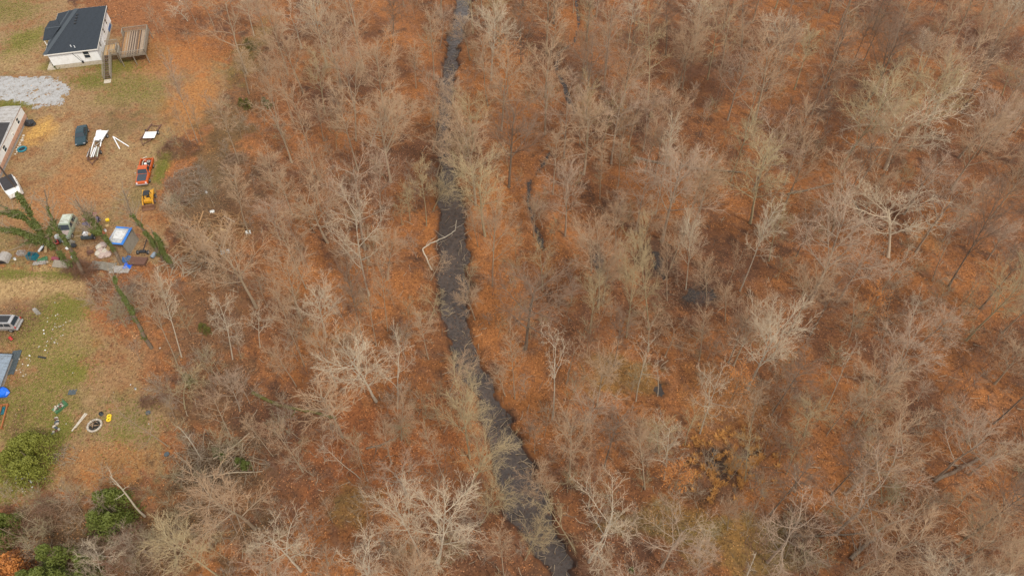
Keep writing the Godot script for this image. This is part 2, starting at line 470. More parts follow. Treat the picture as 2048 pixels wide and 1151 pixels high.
		var j1 := mini(nz - 1, int((q.z + rz * 1.5 - z0) / st))
		for j in range(j0, j1 + 1):
			for i in range(i0, i1 + 1):
				var k := j * nx + i
				var d := Vector2((x0 + i * st - q.x) / rx, (z0 + j * st - q.z) / rz).length() + edge[k] * 1.1
				if d < 1.2:
					C[k] = C[k].lerp(p[4], smoothstep(1.15, 0.55, d) * p[5])
	for j in nz:
		for i in nx:
			var k := j * nx + i
			var l := V[k - 1 if i else k].y
			var r := V[k + 1 if i < nx - 1 else k].y
			var u := V[k - nx if j else k].y
			var d := V[k + nx if j < nz - 1 else k].y
			N[k] = Vector3(l - r, 2.0 * st, u - d).normalized()
			if i < nx - 1 and j < nz - 1: I.append_array(PackedInt32Array([k, k + 1, k + nx + 1, k, k + nx + 1, k + nx]))
	# the land beyond, out to the horizon
	var xe := x0 + (nx - 1) * st
	var ze := z0 + (nz - 1) * st
	var far := 2500.0
	for q in [[-far, -far, far, z0], [-far, z0, x0, ze], [xe, z0, far, ze], [-far, ze, far, far]]:
		var k := V.size()
		for e in [[q[0], q[1]], [q[2], q[1]], [q[2], q[3]], [q[0], q[3]]]:
			V.append(Vector3(e[0], 0, e[1])); N.append(Vector3.UP); C.append(litter)
		I.append_array(PackedInt32Array([k, k + 1, k + 2, k, k + 2, k + 3]))
	var a := []
	a.resize(Mesh.ARRAY_MAX)
	a[Mesh.ARRAY_VERTEX] = V; a[Mesh.ARRAY_NORMAL] = N; a[Mesh.ARRAY_COLOR] = C; a[Mesh.ARRAY_INDEX] = I
	var m := ArrayMesh.new()
	m.add_surface_from_arrays(Mesh.PRIMITIVE_TRIANGLES, a)
	m.surface_set_material(0, M.ground)
	tone_grid = C; grid0 = Vector3(x0, z0, st); grid_nx = nx
	var o := copy_of(self, "ground", m, Transform3D())
	tag(o, "leaf-strewn woodland floor and worn grassy yard", "ground", "", "structure")

func ribbon(called: String, line: Array, y: float, grow: float, label: String, m: Material):
	var s := Shape.new()
	for i in line.size() - 1:
		var a := Vector3(line[i].x, y, line[i].y)
		var b := Vector3(line[i + 1].x, y, line[i + 1].y)
		var da := (b - a).normalized() if i == 0 else (b - Vector3(line[i - 1].x, y, line[i - 1].y)).normalized()
		var db := (b - a).normalized() if i == line.size() - 2 else (Vector3(line[i + 2].x, y, line[i + 2].y) - a).normalized()
		var sa: Vector3 = Vector3(-da.z, 0, da.x) * (line[i].z + grow)
		var sb: Vector3 = Vector3(-db.z, 0, db.x) * (line[i + 1].z + grow)
		s.quad(a - sa, a + sa, b + sb, b - sb, Vector3(a.x, y - 50.0, a.z))
	var o := part(self, numbered(called), s, m)
	tag(o, label, "water", "", "structure")
	o.set_meta("kind", "structure")

func build_water():
	ribbon("creek_water", creek, -0.85, 0.7, "dark brown creek water winding down through the wood", M.water)
	ribbon("slough_water", slough[0], -0.42, 0.3, "narrow dark ditch water right of the creek near the top", M.pool_water)
	ribbon("slough_water", slough[1], -0.42, 0.3, "narrow dark ditch water right of the creek at mid height", M.pool_water)
	for p in pools:
		var s := Shape.new()
		var ring := []
		for k in 20: ring.append(Vector3(cos(TAU * k / 20) * p.rx * 1.35, 0, sin(TAU * k / 20) * p.rz * 1.35))
		s.fan(ring, Vector3(0, -9, 0))
		var o := part(self, numbered("pool_water"), s, M.pool_water)
		o.position = Vector3(p.x, p.y, p.z)
		tag(o, p.label, "water", "", "structure")

# ---------------------------------------------------------------- trees
var S_t: Shape
var S_c: Shape
func grow(p: Vector3, d: Vector3, L: float, r: float, lvl: int, K: Dictionary):
	var last: int = K.n.size()
	if lvl == last:
		S_c.twig(p, p + d * L, r)
		return
	var segs: int = K.seg[lvl]
	var pts := [p]
	var rad := [r]
	var w: float = K.wob[lvl]
	var up: float = K.up[lvl]
	var dirs := [d]
	for i in segs:
		d = (d + Vector3(rng.randf_range(-w, w), rng.randf_range(-w, w) + up, rng.randf_range(-w, w))).normalized()
		p += d * L / segs
		pts.append(p); dirs.append(d)
		var t := float(i + 1) / segs
		rad.append(maxf(r * (1.0 - t * K.tap[lvl]), 0.010))
	if lvl == 0:
		pts.push_front(pts[0] - Vector3(0, 0.4, 0)); rad.push_front(r * 1.5)
		rad[1] = r * 1.2
		S_t.tube(pts, rad, 8)
		pts.pop_front(); rad.pop_front()
	elif lvl == 1: S_t.tube(pts, rad, 6)
	else: S_c.tube(pts, rad, 4 if lvl == 2 else 3)
	var cnt: int = K.n[lvl]
	var az := rng.randf() * TAU
	for c in cnt:
		var t: float = lerpf(K.t0[lvl], 1.0, (c + rng.randf()) / cnt)
		var f := t * segs
		var i := mini(int(f), segs - 1)
		var q: Vector3 = pts[i].lerp(pts[i + 1], f - i)
		var dd: Vector3 = dirs[i + 1]
		var side := dd.cross(Vector3.UP if absf(dd.y) < 0.9 else Vector3.RIGHT).normalized()
		az += 2.4 + rng.randf_range(-0.5, 0.5)
		var ang: float = deg_to_rad(K.ang[lvl] * rng.randf_range(0.65, 1.3))
		var cd := (dd * cos(ang) + side.rotated(dd, az) * sin(ang)).normalized()
		var shape: float = lerpf(K.l0[lvl], K.l1[lvl], t)
		var cr: float = minf(lerpf(rad[i], rad[i + 1], f - i) * 0.62, r * K.rr[lvl])
		if lvl + 1 == last: cr = K.tr
		grow(q, cd, L * shape * rng.randf_range(0.7, 1.25), maxf(cr, ([0.05, 0.028, 0.017, 0.008] if K.r > 0.06 else [0.016, 0.011, 0.008, 0.008])[lvl]), lvl + 1, K)

func forms() -> Dictionary:
	return {
	"fan": {"n": [14, 9, 8, 5], "seg": [7, 6, 4, 2], "wob": [0.05, 0.08, 0.10, 0.12], "up": [0.04, 0.045, 0.03, 0.02], "tap": [0.85, 0.85, 0.85, 0.8], "ang": [42, 34, 34, 30], "t0": [0.36, 0.15, 0.12, 0.1], "l0": [0.56, 0.46, 0.46, 0.62], "l1": [0.26, 0.30, 0.36, 0.45], "rr": [0.45, 0.5, 0.5, 0.5], "r": 0.19, "tr": 0.0085},
	"oak": {"n": [11, 9, 8, 5], "seg": [7, 7, 5, 2], "wob": [0.08, 0.20, 0.20, 0.2], "up": [0.03, 0.04, 0.03, 0.02], "tap": [0.75, 0.8, 0.85, 0.8], "ang": [60, 45, 40, 34], "t0": [0.34, 0.22, 0.15, 0.1], "l0": [0.54, 0.42, 0.42, 0.6], "l1": [0.30, 0.30, 0.34, 0.45], "rr": [0.55, 0.5, 0.5, 0.5], "r": 0.21, "tr": 0.0085},
	"slim": {"n": [20, 7, 6, 4], "seg": [8, 4, 3, 2], "wob": [0.05, 0.10, 0.12, 0.14], "up": [0.04, 0.04, 0.03, 0.02], "tap": [0.85, 0.85, 0.85, 0.8], "ang": [48, 34, 30, 28], "t0": [0.46, 0.2, 0.15, 0.15], "l0": [0.26, 0.48, 0.5, 0.6], "l1": [0.14, 0.38, 0.4, 0.45], "rr": [0.34, 0.5, 0.5, 0.5], "r": 0.135, "tr": 0.009},
	"snag": {"n": [8, 5, 5, 4], "seg": [7, 7, 5, 3], "wob": [0.12, 0.32, 0.36, 0.3], "up": [0.04, 0.05, 0.02, 0.0], "tap": [0.8, 0.82, 0.85, 0.8], "ang": [52, 48, 44, 40], "t0": [0.45, 0.3, 0.25, 0.2], "l0": [0.46, 0.44, 0.42, 0.5], "l1": [0.24, 0.32, 0.36, 0.4], "rr": [0.5, 0.55, 0.55, 0.5], "r": 0.18, "tr": 0.018},
	"stub": {"n": [5, 3, 3], "seg": [7, 5, 3], "wob": [0.10, 0.3, 0.35], "up": [0.03, 0.03, 0.0], "tap": [0.55, 0.8, 0.8], "ang": [55, 50, 45], "t0": [0.55, 0.3, 0.25], "l0": [0.24, 0.45, 0.45], "l1": [0.14, 0.35, 0.4], "rr": [0.4, 0.5, 0.5], "r": 0.24, "tr": 0.018},
	"young": {"n": [12, 7, 5], "seg": [5, 3, 2], "wob": [0.08, 0.12, 0.14], "up": [0.05, 0.05, 0.03], "tap": [0.9, 0.85, 0.8], "ang": [42, 34, 30], "t0": [0.25, 0.2, 0.15], "l0": [0.48, 0.5, 0.6], "l1": [0.2, 0.4, 0.45], "rr": [0.5, 0.5, 0.5], "r": 0.045, "tr": 0.0095},
	"giant": {"n": [13, 10, 9, 4], "seg": [6, 8, 6, 3], "wob": [0.10, 0.22, 0.22, 0.2], "up": [0.02, 0.05, 0.04, 0.03], "tap": [0.6, 0.8, 0.85, 0.8], "ang": [54, 44, 42, 34], "t0": [0.40, 0.25, 0.15, 0.1], "l0": [0.68, 0.42, 0.38, 0.6], "l1": [0.56, 0.28, 0.32, 0.45], "rr": [0.48, 0.5, 0.5, 0.5], "r": 0.2, "tr": 0.0105}}

func make_tree(form: String, H: float, seed_: int) -> Dictionary:
	rng.seed = seed_
	S_t = Shape.new(); S_c = Shape.new()
	var K: Dictionary = forms()[form]
	grow(Vector3.ZERO, Vector3.UP, H * (0.94 if form != "giant" else 0.62), K.r, 0, K)
	var hi := 1.0
	var wide := []
	for q in S_c.v:
		hi = maxf(hi, q.y)
		wide.append(Vector2(q.x, q.z).length())
	wide.sort()
	return {"trunk": S_t.mesh(M.bark_tan), "crown": S_c.mesh(M.bark_tan), "h": hi, "w": 2.0 * wide[int(wide.size() * 0.93)], "tris": (S_t.ix.size() + S_c.ix.size()) / 3}

var stock := {}
func stock_trees():
	var total := 0
	for e in [["fan", 9], ["oak", 7], ["slim", 7], ["snag", 5], ["young", 4], ["giant", 3], ["stub", 3]]:
		stock[e[0]] = []
		for k in e[1]:
			var t := make_tree(e[0], 17.0 if e[0] != "young" else 6.0, 100 + hash(e[0]) % 1000 + k * 17)
			total += t.tris
			stock[e[0]].append(t)
	print("tree triangles ", total)

var placed := []           # {x, z, base pixel, node, ...}
func plant(bx: float, by: float, tx: float, ty: float, w: float, form: String, tone: String, label := ""):
	var b := gr(bx, by)
	var r := ray(tx, ty)
	var t := (r.x * b.x + r.z * b.z) / (r.x * r.x + r.z * r.z)
	var top := Vector3(0, EYE, 0) + r * t
	var h := clampf(top.y - b.y, 4.0, 26.0)
	top = gp(tx, ty, h + b.y)
	put_tree(b, h, Vector2(top.x - b.x, top.z - b.z), w / scale_at(top), form, tone, label, Vector2(bx, by))

func put_tree(b: Vector3, h: float, lean: Vector2, wide: float, form: String, tone: String, label: String, px: Vector2):
	var list: Array = stock[form]
	var T: Dictionary = list[rng.randi() % list.size()]
	var o := Node3D.new()
	add_child(o)
	o.name = numbered("bare_tree")
	var sy: float = h / T.h
	var sx: float = clampf(wide / T.w, sy * 0.5, sy * 1.7)
	lean = lean.limit_length(h * 0.45)
	var bas := Basis(Vector3.UP, rng.randf() * TAU)
	bas = Basis(Vector3(sx, 0, 0), Vector3(0, sy, 0), Vector3(0, 0, sx)) * bas
	var axis := Vector3(lean.x, h, lean.y).normalized()
	var rot := Quaternion(Vector3.UP, axis)
	o.transform = Transform3D(Basis(rot) * bas, b)
	var m: Material = M["bark_" + tone]
	copy_of(o, "trunk", T.trunk, Transform3D(), m if form != "giant" else M.twig_pale)
	copy_of(o, "crown", T.crown, Transform3D(), M["twig_" + tone])
	placed.append({"x": b.x, "z": b.z, "px": px, "node": o, "form": form, "tone": tone, "h": h, "label": label})

# base x, base y, top x, top y, crown width (all photograph pixels), form, tone
func tree_table() -> Array:
	return [
	[382,288,346,203,28,"slim","tan"],[395,285,322,85,42,"slim","mauve"],[404,283,376,200,24,"slim","tan"],[478,328,433,180,66,"slim","tan"],[498,188,468,88,64,"slim","tan"],
	[427,52,398,-30,40,"slim","tan"],[392,47,368,-20,36,"slim","mauve"],[508,72,488,-30,50,"slim","pale"],[470,37,455,-40,44,"slim","mauve"],[375,42,345,-6,70,"oak","pale"],
	[558,260,520,100,72,"fan","tan"],[587,246,542,90,74,"oak","tan"],[650,228,625,85,86,"fan","olive"],[712,282,706,70,120,"oak","tan"],[603,97,575,5,104,"oak","pale"],
	[681,92,662,20,22,"slim","pale"],[786,102,776,-40,60,"slim","dark"],[868,158,860,0,62,"slim","tan"],[976,212,950,55,62,"slim","tan"],[950,302,932,190,92,"fan","olive"],
	[741,292,760,205,72,"oak","pale"],[772,302,822,168,130,"fan","tan"],[648,282,622,190,54,"slim","tan"],[832,176,828,90,52,"slim","tan"],[530,70,512,-20,60,"fan","mauve"],
	[612,577,556,425,62,"slim","tan"],[738,590,665,348,150,"oak","pale"],[762,442,745,268,84,"fan","mauve"],[642,422,608,290,72,"fan","tan"],[970,472,930,285,142,"fan","olive"],
	[985,572,990,365,96,"fan","tan"],[956,492,940,400,40,"slim","tan"],[775,560,778,455,84,"fan","tan"],[702,572,688,460,66,"fan","tan"],[853,452,850,310,54,"slim","olive"],
	[820,442,812,360,44,"slim","olive"],[609,732,543,558,56,"slim","tan"],[592,772,545,680,72,"fan","tan"],[653,674,612,568,108,"fan","pale"],[728,692,690,505,60,"slim","dark"],
	[753,692,733,556,74,"oak","tan"],[775,662,765,478,52,"slim","tan"],[725,742,704,640,62,"slim","tan"],[752,802,690,690,150,"fan","pale"],[795,817,801,668,124,"oak","pale"],
	[803,880,800,800,92,"fan","tan"],[857,718,834,618,62,"slim","tan"],[940,918,924,738,126,"fan","olive","dense olive-grey bare tree with mossy trunk standing over the creek's bend"],[945,702,918,640,54,"snag","dark"],[858,642,905,575,92,"oak","olive"],
	[606,944,545,830,92,"oak","tan"],[546,912,494,838,56,"slim","tan"],[720,957,650,888,64,"snag","pale"],[736,962,698,868,58,"snag","tan"],[783,927,750,838,66,"fan","tan"],
	[895,978,858,848,52,"slim","tan"],[930,990,1010,858,116,"fan","olive"],[812,988,800,905,150,"oak","mauve"],[842,1112,770,1000,132,"fan","pale"],[876,1124,892,1015,192,"fan","pale","wide fan-crowned bare tree left of the creek near the bottom edge"],
	[602,1142,530,1028,150,"oak","pale"],[1008,1152,1000,1045,66,"slim","tan"],[666,1046,650,990,40,"young","tan"],
	[1043,142,1036,-10,56,"slim","dark"],[1090,268,1096,92,134,"fan","tan"],[1175,134,1186,-30,52,"slim","olive"],[1209,182,1222,0,62,"slim","tan"],[1160,292,1160,190,52,"slim","tan"],
	[1173,302,1170,138,74,"fan","olive"],[1204,297,1234,160,64,"oak","olive"],[1265,147,1325,-20,50,"slim","tan"],[1268,62,1272,-40,20,"slim","dark"],[1277,52,1280,-40,20,"slim","dark"],[1257,62,1262,-40,20,"slim","dark"],
	[1340,302,1352,172,86,"fan","tan"],[1385,227,1396,160,22,"slim","mauve"],[1400,272,1420,196,24,"slim","mauve"],[1489,282,1522,85,124,"oak","tan"],[1430,217,1462,78,34,"slim","tan"],[1478,142,1488,30,44,"slim","tan"],
	[1562,110,1540,0,84,"fan","pale"],[1130,472,1140,305,116,"fan","mauve"],[1200,397,1206,280,44,"slim","tan"],[1237,372,1242,280,44,"slim","tan"],[1400,424,1436,268,94,"oak","tan"],[1372,357,1352,310,22,"slim","dark"],
	[1068,472,1070,390,62,"fan","tan"],[1232,492,1230,378,62,"fan","tan"],[1183,542,1180,425,92,"fan","tan"],[1085,582,1086,475,84,"oak","olive"],[1253,674,1268,470,84,"fan","olive"],[1298,657,1288,400,92,"fan","olive"],
	[1372,577,1396,415,64,"fan","pale"],[1480,582,1562,380,66,"slim","pale"],[1452,577,1492,468,62,"oak","tan"],[1335,600,1325,440,60,"fan","tan"],[1415,600,1420,500,70,"fan","tan"],[1240,560,1228,470,56,"fan","tan"],
	[1180,667,1190,520,74,"fan","olive"],[1105,837,1120,655,116,"snag","pale","gnarled white bare tree with twisted limbs right of the creek's lower bend"],[1133,767,1152,685,92,"snag","tan"],[1272,802,1296,665,72,"snag","pale"],[1030,797,1022,640,54,"slim","tan"],
	[1398,722,1416,598,54,"slim","tan"],[1168,868,1182,775,122,"fan","mauve"],[1297,702,1298,620,92,"oak","tan"],[1330,712,1362,640,84,"oak","tan"],[1315,792,1321,712,62,"snag","pale"],[1400,867,1448,700,116,"oak","pale"],
	[1500,862,1526,750,92,"oak","tan"],[1500,692,1532,575,72,"oak","tan"],[1450,642,1462,560,62,"fan","tan"],[1280,900,1282,830,80,"fan","tan"],[1318,905,1310,840,80,"fan","olive"],[1370,890,1385,800,90,"oak","olive"],
	[1140,952,1141,835,112,"fan","tan"],[1290,977,1290,840,92,"fan","tan"],[1328,959,1356,838,112,"oak","pale"],[1178,1012,1190,925,114,"oak","tan"],[1178,1124,1242,1015,172,"oak","pale","bright pale bare tree with widely radiating limbs right of the creek near the bottom"],
	[1150,1098,1078,990,96,"oak","olive","olive bare tree leaning out over the creek near the bottom edge"],[1490,962,1502,855,96,"oak","olive"],[1400,1100,1410,1050,66,"snag","pale"],[1455,1060,1462,1000,56,"fan","tan"],[1486,1190,1490,1088,16,"stub","pale"],[1212,1170,1212,1110,70,"fan","tan"],[1395,1160,1402,1100,80,"fan","mauve"],
	[1772,338,1800,140,240,"giant","pale","huge white-limbed bare tree spreading wide in the upper right of the wood"],[1624,228,1696,10,116,"oak","tan"],[1651,177,1702,30,70,"slim","dark"],[1655,247,1694,110,26,"slim","dark"],[1572,277,1588,190,26,"slim","dark"],[1762,152,1802,18,84,"fan","dark"],
	[1930,167,2008,-10,64,"slim","tan"],[1945,182,2000,90,54,"slim","dark"],[1888,172,1932,38,112,"oak","mauve"],[1834,147,1852,55,54,"slim","pale"],[1583,112,1606,45,74,"fan","pale"],[1990,292,2046,180,84,"fan","tan"],[2005,190,2030,110,96,"fan","olive"],
	[1663,470,1716,298,124,"fan","tan"],[1776,514,1815,335,196,"giant","pale","broad gnarled white bare tree at mid height near the right edge"],[1756,594,1838,478,62,"oak","pale"],[1865,562,1908,398,72,"snag","tan"],[1898,572,2036,338,104,"fan","dark"],
	[1613,482,1614,385,52,"snag","tan"],[1538,522,1556,400,90,"fan","olive"],[1975,520,2030,430,80,"fan","mauve"],[1545,716,1602,585,94,"snag","pale","bleached dead tree with crooked white limbs right of the dark pools"],[1753,602,1782,552,24,"slim","tan"],
	[1700,672,1726,585,84,"oak","tan"],[1765,682,1797,605,64,"oak","tan"],[1815,657,1862,575,66,"oak","pale"],[1765,782,1848,655,144,"fan","mauve"],[1838,692,1918,605,96,"fan","mauve"],[1649,820,1718,688,82,"snag","pale","white forked bare tree leaning right in the lower right wood"],
	[1655,867,1732,768,62,"slim","tan"],[1608,872,1620,800,112,"fan","olive"],[1990,767,2062,680,124,"fan","tan"],[1890,787,1912,746,24,"young","tan"],[1836,802,1846,760,54,"fan","mauve"],[1935,885,1962,810,130,"fan","mauve"],[1806,905,1810,830,36,"stub","pale"],
	[1573,948,1613,838,84,"oak","olive"],[1590,983,1618,935,54,"stub","tan"],[1765,1002,1766,900,116,"oak","olive"],[1788,928,1812,840,24,"stub","pale"],[1752,1065,1806,1000,64,"stub","pale"],[1818,1052,1868,980,94,"oak","tan"],
	[1938,950,2024,865,132,"oak","tan"],[1915,1015,1935,965,110,"oak","tan"],[2015,1150,2040,1080,94,"oak","olive"],[1610,1110,1622,1050,60,"fan","tan"],
	[289,1032,200,962,64,"stub","pale","leaning broken grey trunk in front of the round-topped cedar by the lower yard"],[107,1070,40,1018,30,"stub","tan"],[57,1080,-8,1046,40,"stub","tan"],[350,1134,396,1000,172,"oak","olive"],[206,1156,182,1090,106,"oak","pale"],
	[430,982,350,902,40,"stub","tan"],[405,920,358,862,40,"stub","pale"],[335,892,232,798,92,"oak","tan","low leafless tree leaning across the lower yard beyond the fire pit"],[363,714,308,535,62,"slim","pale"],[355,730,288,540,64,"slim","tan"],[465,718,438,548,92,"oak","pale"],
	[520,694,503,590,84,"oak","pale"],[400,527,326,380,52,"slim","tan"],[430,577,398,440,56,"slim","tan"],[498,467,444,328,72,"slim","tan"],[370,817,348,725,104,"oak","olive"],[460,872,412,785,84,"oak","tan"],[480,822,462,735,92,"fan","mauve"],
	[866,300,894,185,84,"fan","tan"],[862,240,892,140,76,"fan","mauve"],[872,352,902,250,80,"fan","tan"],[918,262,898,160,70,"fan","tan"],[926,352,905,255,76,"fan","olive"],[940,120,920,20,70,"fan","tan"],[880,92,905,5,66,"fan","mauve"],[866,420,900,345,80,"fan","olive"],
	[862,560,905,505,70,"oak","tan"],[950,640,925,560,70,"fan","tan"],[900,780,935,705,80,"fan","tan"],[925,860,960,790,90,"fan","olive"],[1010,790,985,715,70,"fan","tan"],[960,1050,1020,960,100,"fan","olive"],[1100,1010,1060,930,90,"fan","tan"],[1050,1120,1095,1040,80,"fan","olive"],
	[560,480,530,390,90,"fan","mauve"],[545,372,525,290,84,"fan","tan"],[585,430,560,330,90,"fan","tan"]]

func in_water(x: float, z: float, margin: float) -> bool:
	var c := seg_dist(x, z, creek)
	if c.x < c.y + margin: return true
	for s in slough:
		var q := seg_dist(x, z, s)
		if q.x < q.y + margin * 0.5: return true
	for p in pools:
		if Vector2((x - p.x) / (p.rx + 0.5), (z - p.z) / (p.rz + 0.5)).length() < 1.1: return true
	return false

const INDIVIDUAL := 300
func plant_wood():
	rng.seed = 5
	for e in tree_table(): plant(e[0], e[1], e[2], e[3], e[4], e[5], e[6], e[7] if e.size() > 7 else "")
	rng.seed = 77
	var tries := 0
	var gap := 6.2
	while placed.size() < INDIVIDUAL and tries < 40000:
		tries += 1
		if tries % 600 == 0: gap *= 0.96
		var px := rng.randf_range(20, 2040)
		var py := rng.randf_range(-5, 1290)
		var b := gr(px, py)
		if rng.randf() > pow(300.0 / (scale_at(b) * 26.0), 0.8): pass
		if in_yard(b.x, b.z) or in_yard(b.x - 3.0, b.z) or in_water(b.x, b.z, 1.0): continue
		if px < 420 and py < 560: continue
		var ok := true
		for q in placed:
			if absf(q.x - b.x) < gap and absf(q.z - b.z) < gap and Vector2(q.x - b.x, q.z - b.z).length() < gap:
				ok = false; break
		if not ok: continue
		var top := pix(b + Vector3(0, 14, 0))
		if top.x < -20 or top.x > 2070 or top.y > 1150: continue
		var tg := gp(top.x, top.y)
		if in_yard(tg.x, tg.z) or (top.x < 400 and top.y < 560): continue
		var u := rng.randf()
		var form := "fan" if u < 0.46 else "oak" if u < 0.64 else "slim" if u < 0.92 else "snag"
		u = rng.randf()
		var tone := "tan" if u < 0.42 else "mauve" if u < 0.6 else "olive" if u < 0.74 else "pale" if u < 0.84 else "dark"
		var h := rng.randf_range(12.0, 19.5)
		put_tree(b, h, Vector2(rng.randfn(0, 0.7), rng.randfn(0, 0.7)), (rng.randf_range(7.5, 12.0) if form != "slim" else rng.randf_range(4.0, 6.5)) * (0.7 if tone == "pale" else 1.0), form, tone, "", Vector2(px, py))
	print("trees ", placed.size(), " gap ", gap, " tries ", tries)
	name_trees()
	# past three hundred: the rest of the wood, and what stands beyond the frame, as one mass
	var xf := []
	tries = 0
	while xf.size() < 170 and tries < 5000:
		tries += 1
		var x := rng.randf_range(-150, 150)
		var z := rng.randf_range(-175, -6)
		var q := pix(Vector3(x, 0, z))
		var out := q.x < -60 or q.x > 2110 or q.y < -25
		if not out: continue
		if q.x < 60 and q.y > -120 and q.y < 1010: continue
		if in_water(x, z, 1.0): continue
		xf.append(tree_xf(Vector3(x, 0, z), rng.randf_range(0.6, 0.95)))
	tries = 0
	var inside_ := 0
	while inside_ < 85 and tries < 20000:
		tries += 1
		var px := rng.randf_range(560, 2040) if rng.randf() < 0.35 else rng.randf_range(1100, 2040)
		var b := gr(px, rng.randf_range(0, 1240))
		if in_yard(b.x, b.z) or in_water(b.x, b.z, 1.2): continue
		var near := false
		for q in placed:
			if Vector2(q.x - b.x, q.z - b.z).length() < 3.4:
				near = true; break
		if near: continue
		inside_ += 1
		xf.append(tree_xf(b, rng.randf_range(0.5, 0.85)))
	mass("beyond", xf)

func tree_xf(p: Vector3, s: float) -> Transform3D:
	p.y = height(p.x, p.z)
	return Transform3D(Basis(Vector3.UP, rng.randf() * TAU).scaled(Vector3(s, s, s)), p)
func multi(parent: Node, called: String, mesh: Mesh, xf: Array, m: Material) -> MultiMeshInstance3D:
	var mm := MultiMesh.new()
	mm.transform_format = MultiMesh.TRANSFORM_3D
	mm.mesh = mesh
	mm.instance_count = xf.size()
	for k in xf.size(): mm.set_instance_transform(k, xf[k])
	var o := MultiMeshInstance3D.new()
	o.multimesh = mm
	o.material_override = m
	o.name = called
	parent.add_child(o, true)
	return o
func mass(_k: String, xf: Array):
	var o := Node3D.new()
	o.name = "surrounding_woods"
	add_child(o)
	tag(o, "rest of the bare winter trees filling the wood and beyond it", "woods", "", "stuff")
	for k in 4:
		var some := []
		for i in range(k, xf.size(), 4): some.append(xf[i])
		var T: Dictionary = stock[["fan", "oak", "fan", "slim"][k]][k]
		for pc in ["trunk", "crown"]:
			var mi := multi(o, pc, T[pc], some, M[("bark_" if pc == "trunk" else "twig_") + ["tan", "mauve", "tan", "dark"][k]])
			mi.set_meta("kind", "stuff")

func name_trees():
	var cells := {}
	var ord_ := ["first", "second", "third", "fourth", "fifth", "sixth", "seventh", "eighth", "ninth", "tenth", "eleventh", "twelfth", "thirteenth", "fourteenth", "fifteenth", "sixteenth", "seventeenth", "eighteenth", "nineteenth", "twentieth"]
	for q in placed:
		var p: Vector2 = q.px
		var c := seg_dist(q.x, q.z, creek)
		var left: bool = p.x < pix(Vector3(creek_x(q.z), 0, q.z)).x
		var where := ""
		if p.x < 450: where = "bordering the yard"
		elif left: where = "on the creek's left bank" if c.x < 9.0 else "between yard and creek"
		elif c.x < 9.0: where = "on the creek's right bank"
		elif p.x < 1450: where = "right of the creek"
		elif p.x < 1750: where = "in the right-hand wood"
		else: where = "near the right edge"
		var row := "by the top" if p.y < 190 else "above mid height" if p.y < 420 else "at mid height" if p.y < 650 else "below mid height" if p.y < 900 else "by the bottom"
		var key := where + " " + row
		if not cells.has(key): cells[key] = []
		cells[key].append(q)
	for key in cells:
		var kinds := {}
		for q in cells[key]:
			var size := "tall" if q.h > 15.5 else "short" if q.h < 11.0 else "middling"
			var look: String = {"fan": "fan-crowned", "oak": "wide-limbed", "slim": "slender", "snag": "sparse", "young": "young", "giant": "spreading", "stub": "broken"}[q.form]
			var tone: String = {"tan": "tan", "pale": "whitish", "dark": "dark", "olive": "olive", "mauve": "mauve-grey"}[q.tone]
			var k := "%s %s %s" % [size, tone, look]
			if not kinds.has(k): kinds[k] = []
			kinds[k].append(q)
		for k in kinds:
			var l: Array = kinds[k]
			l.sort_custom(func(a, b): return a.px.x < b.px.x)
			for i in l.size():
				var text: String = "%s bare tree %s" % [k, key]
				if l.size() > 1: text += ", %s from left" % ord_[mini(i, 19)]
				if l[i].label: text = l[i].label
				tag(l[i].node, text, "tree", "bare trees of the winter wood")
func creek_x(z: float) -> float:
	for i in creek.size() - 1:
		if z >= creek[i].y and z <= creek[i + 1].y: return lerpf(creek[i].x, creek[i + 1].x, (z - creek[i].y) / (creek[i + 1].y - creek[i].y))
	return creek[-1].x if z > creek[-1].y else creek[0].x

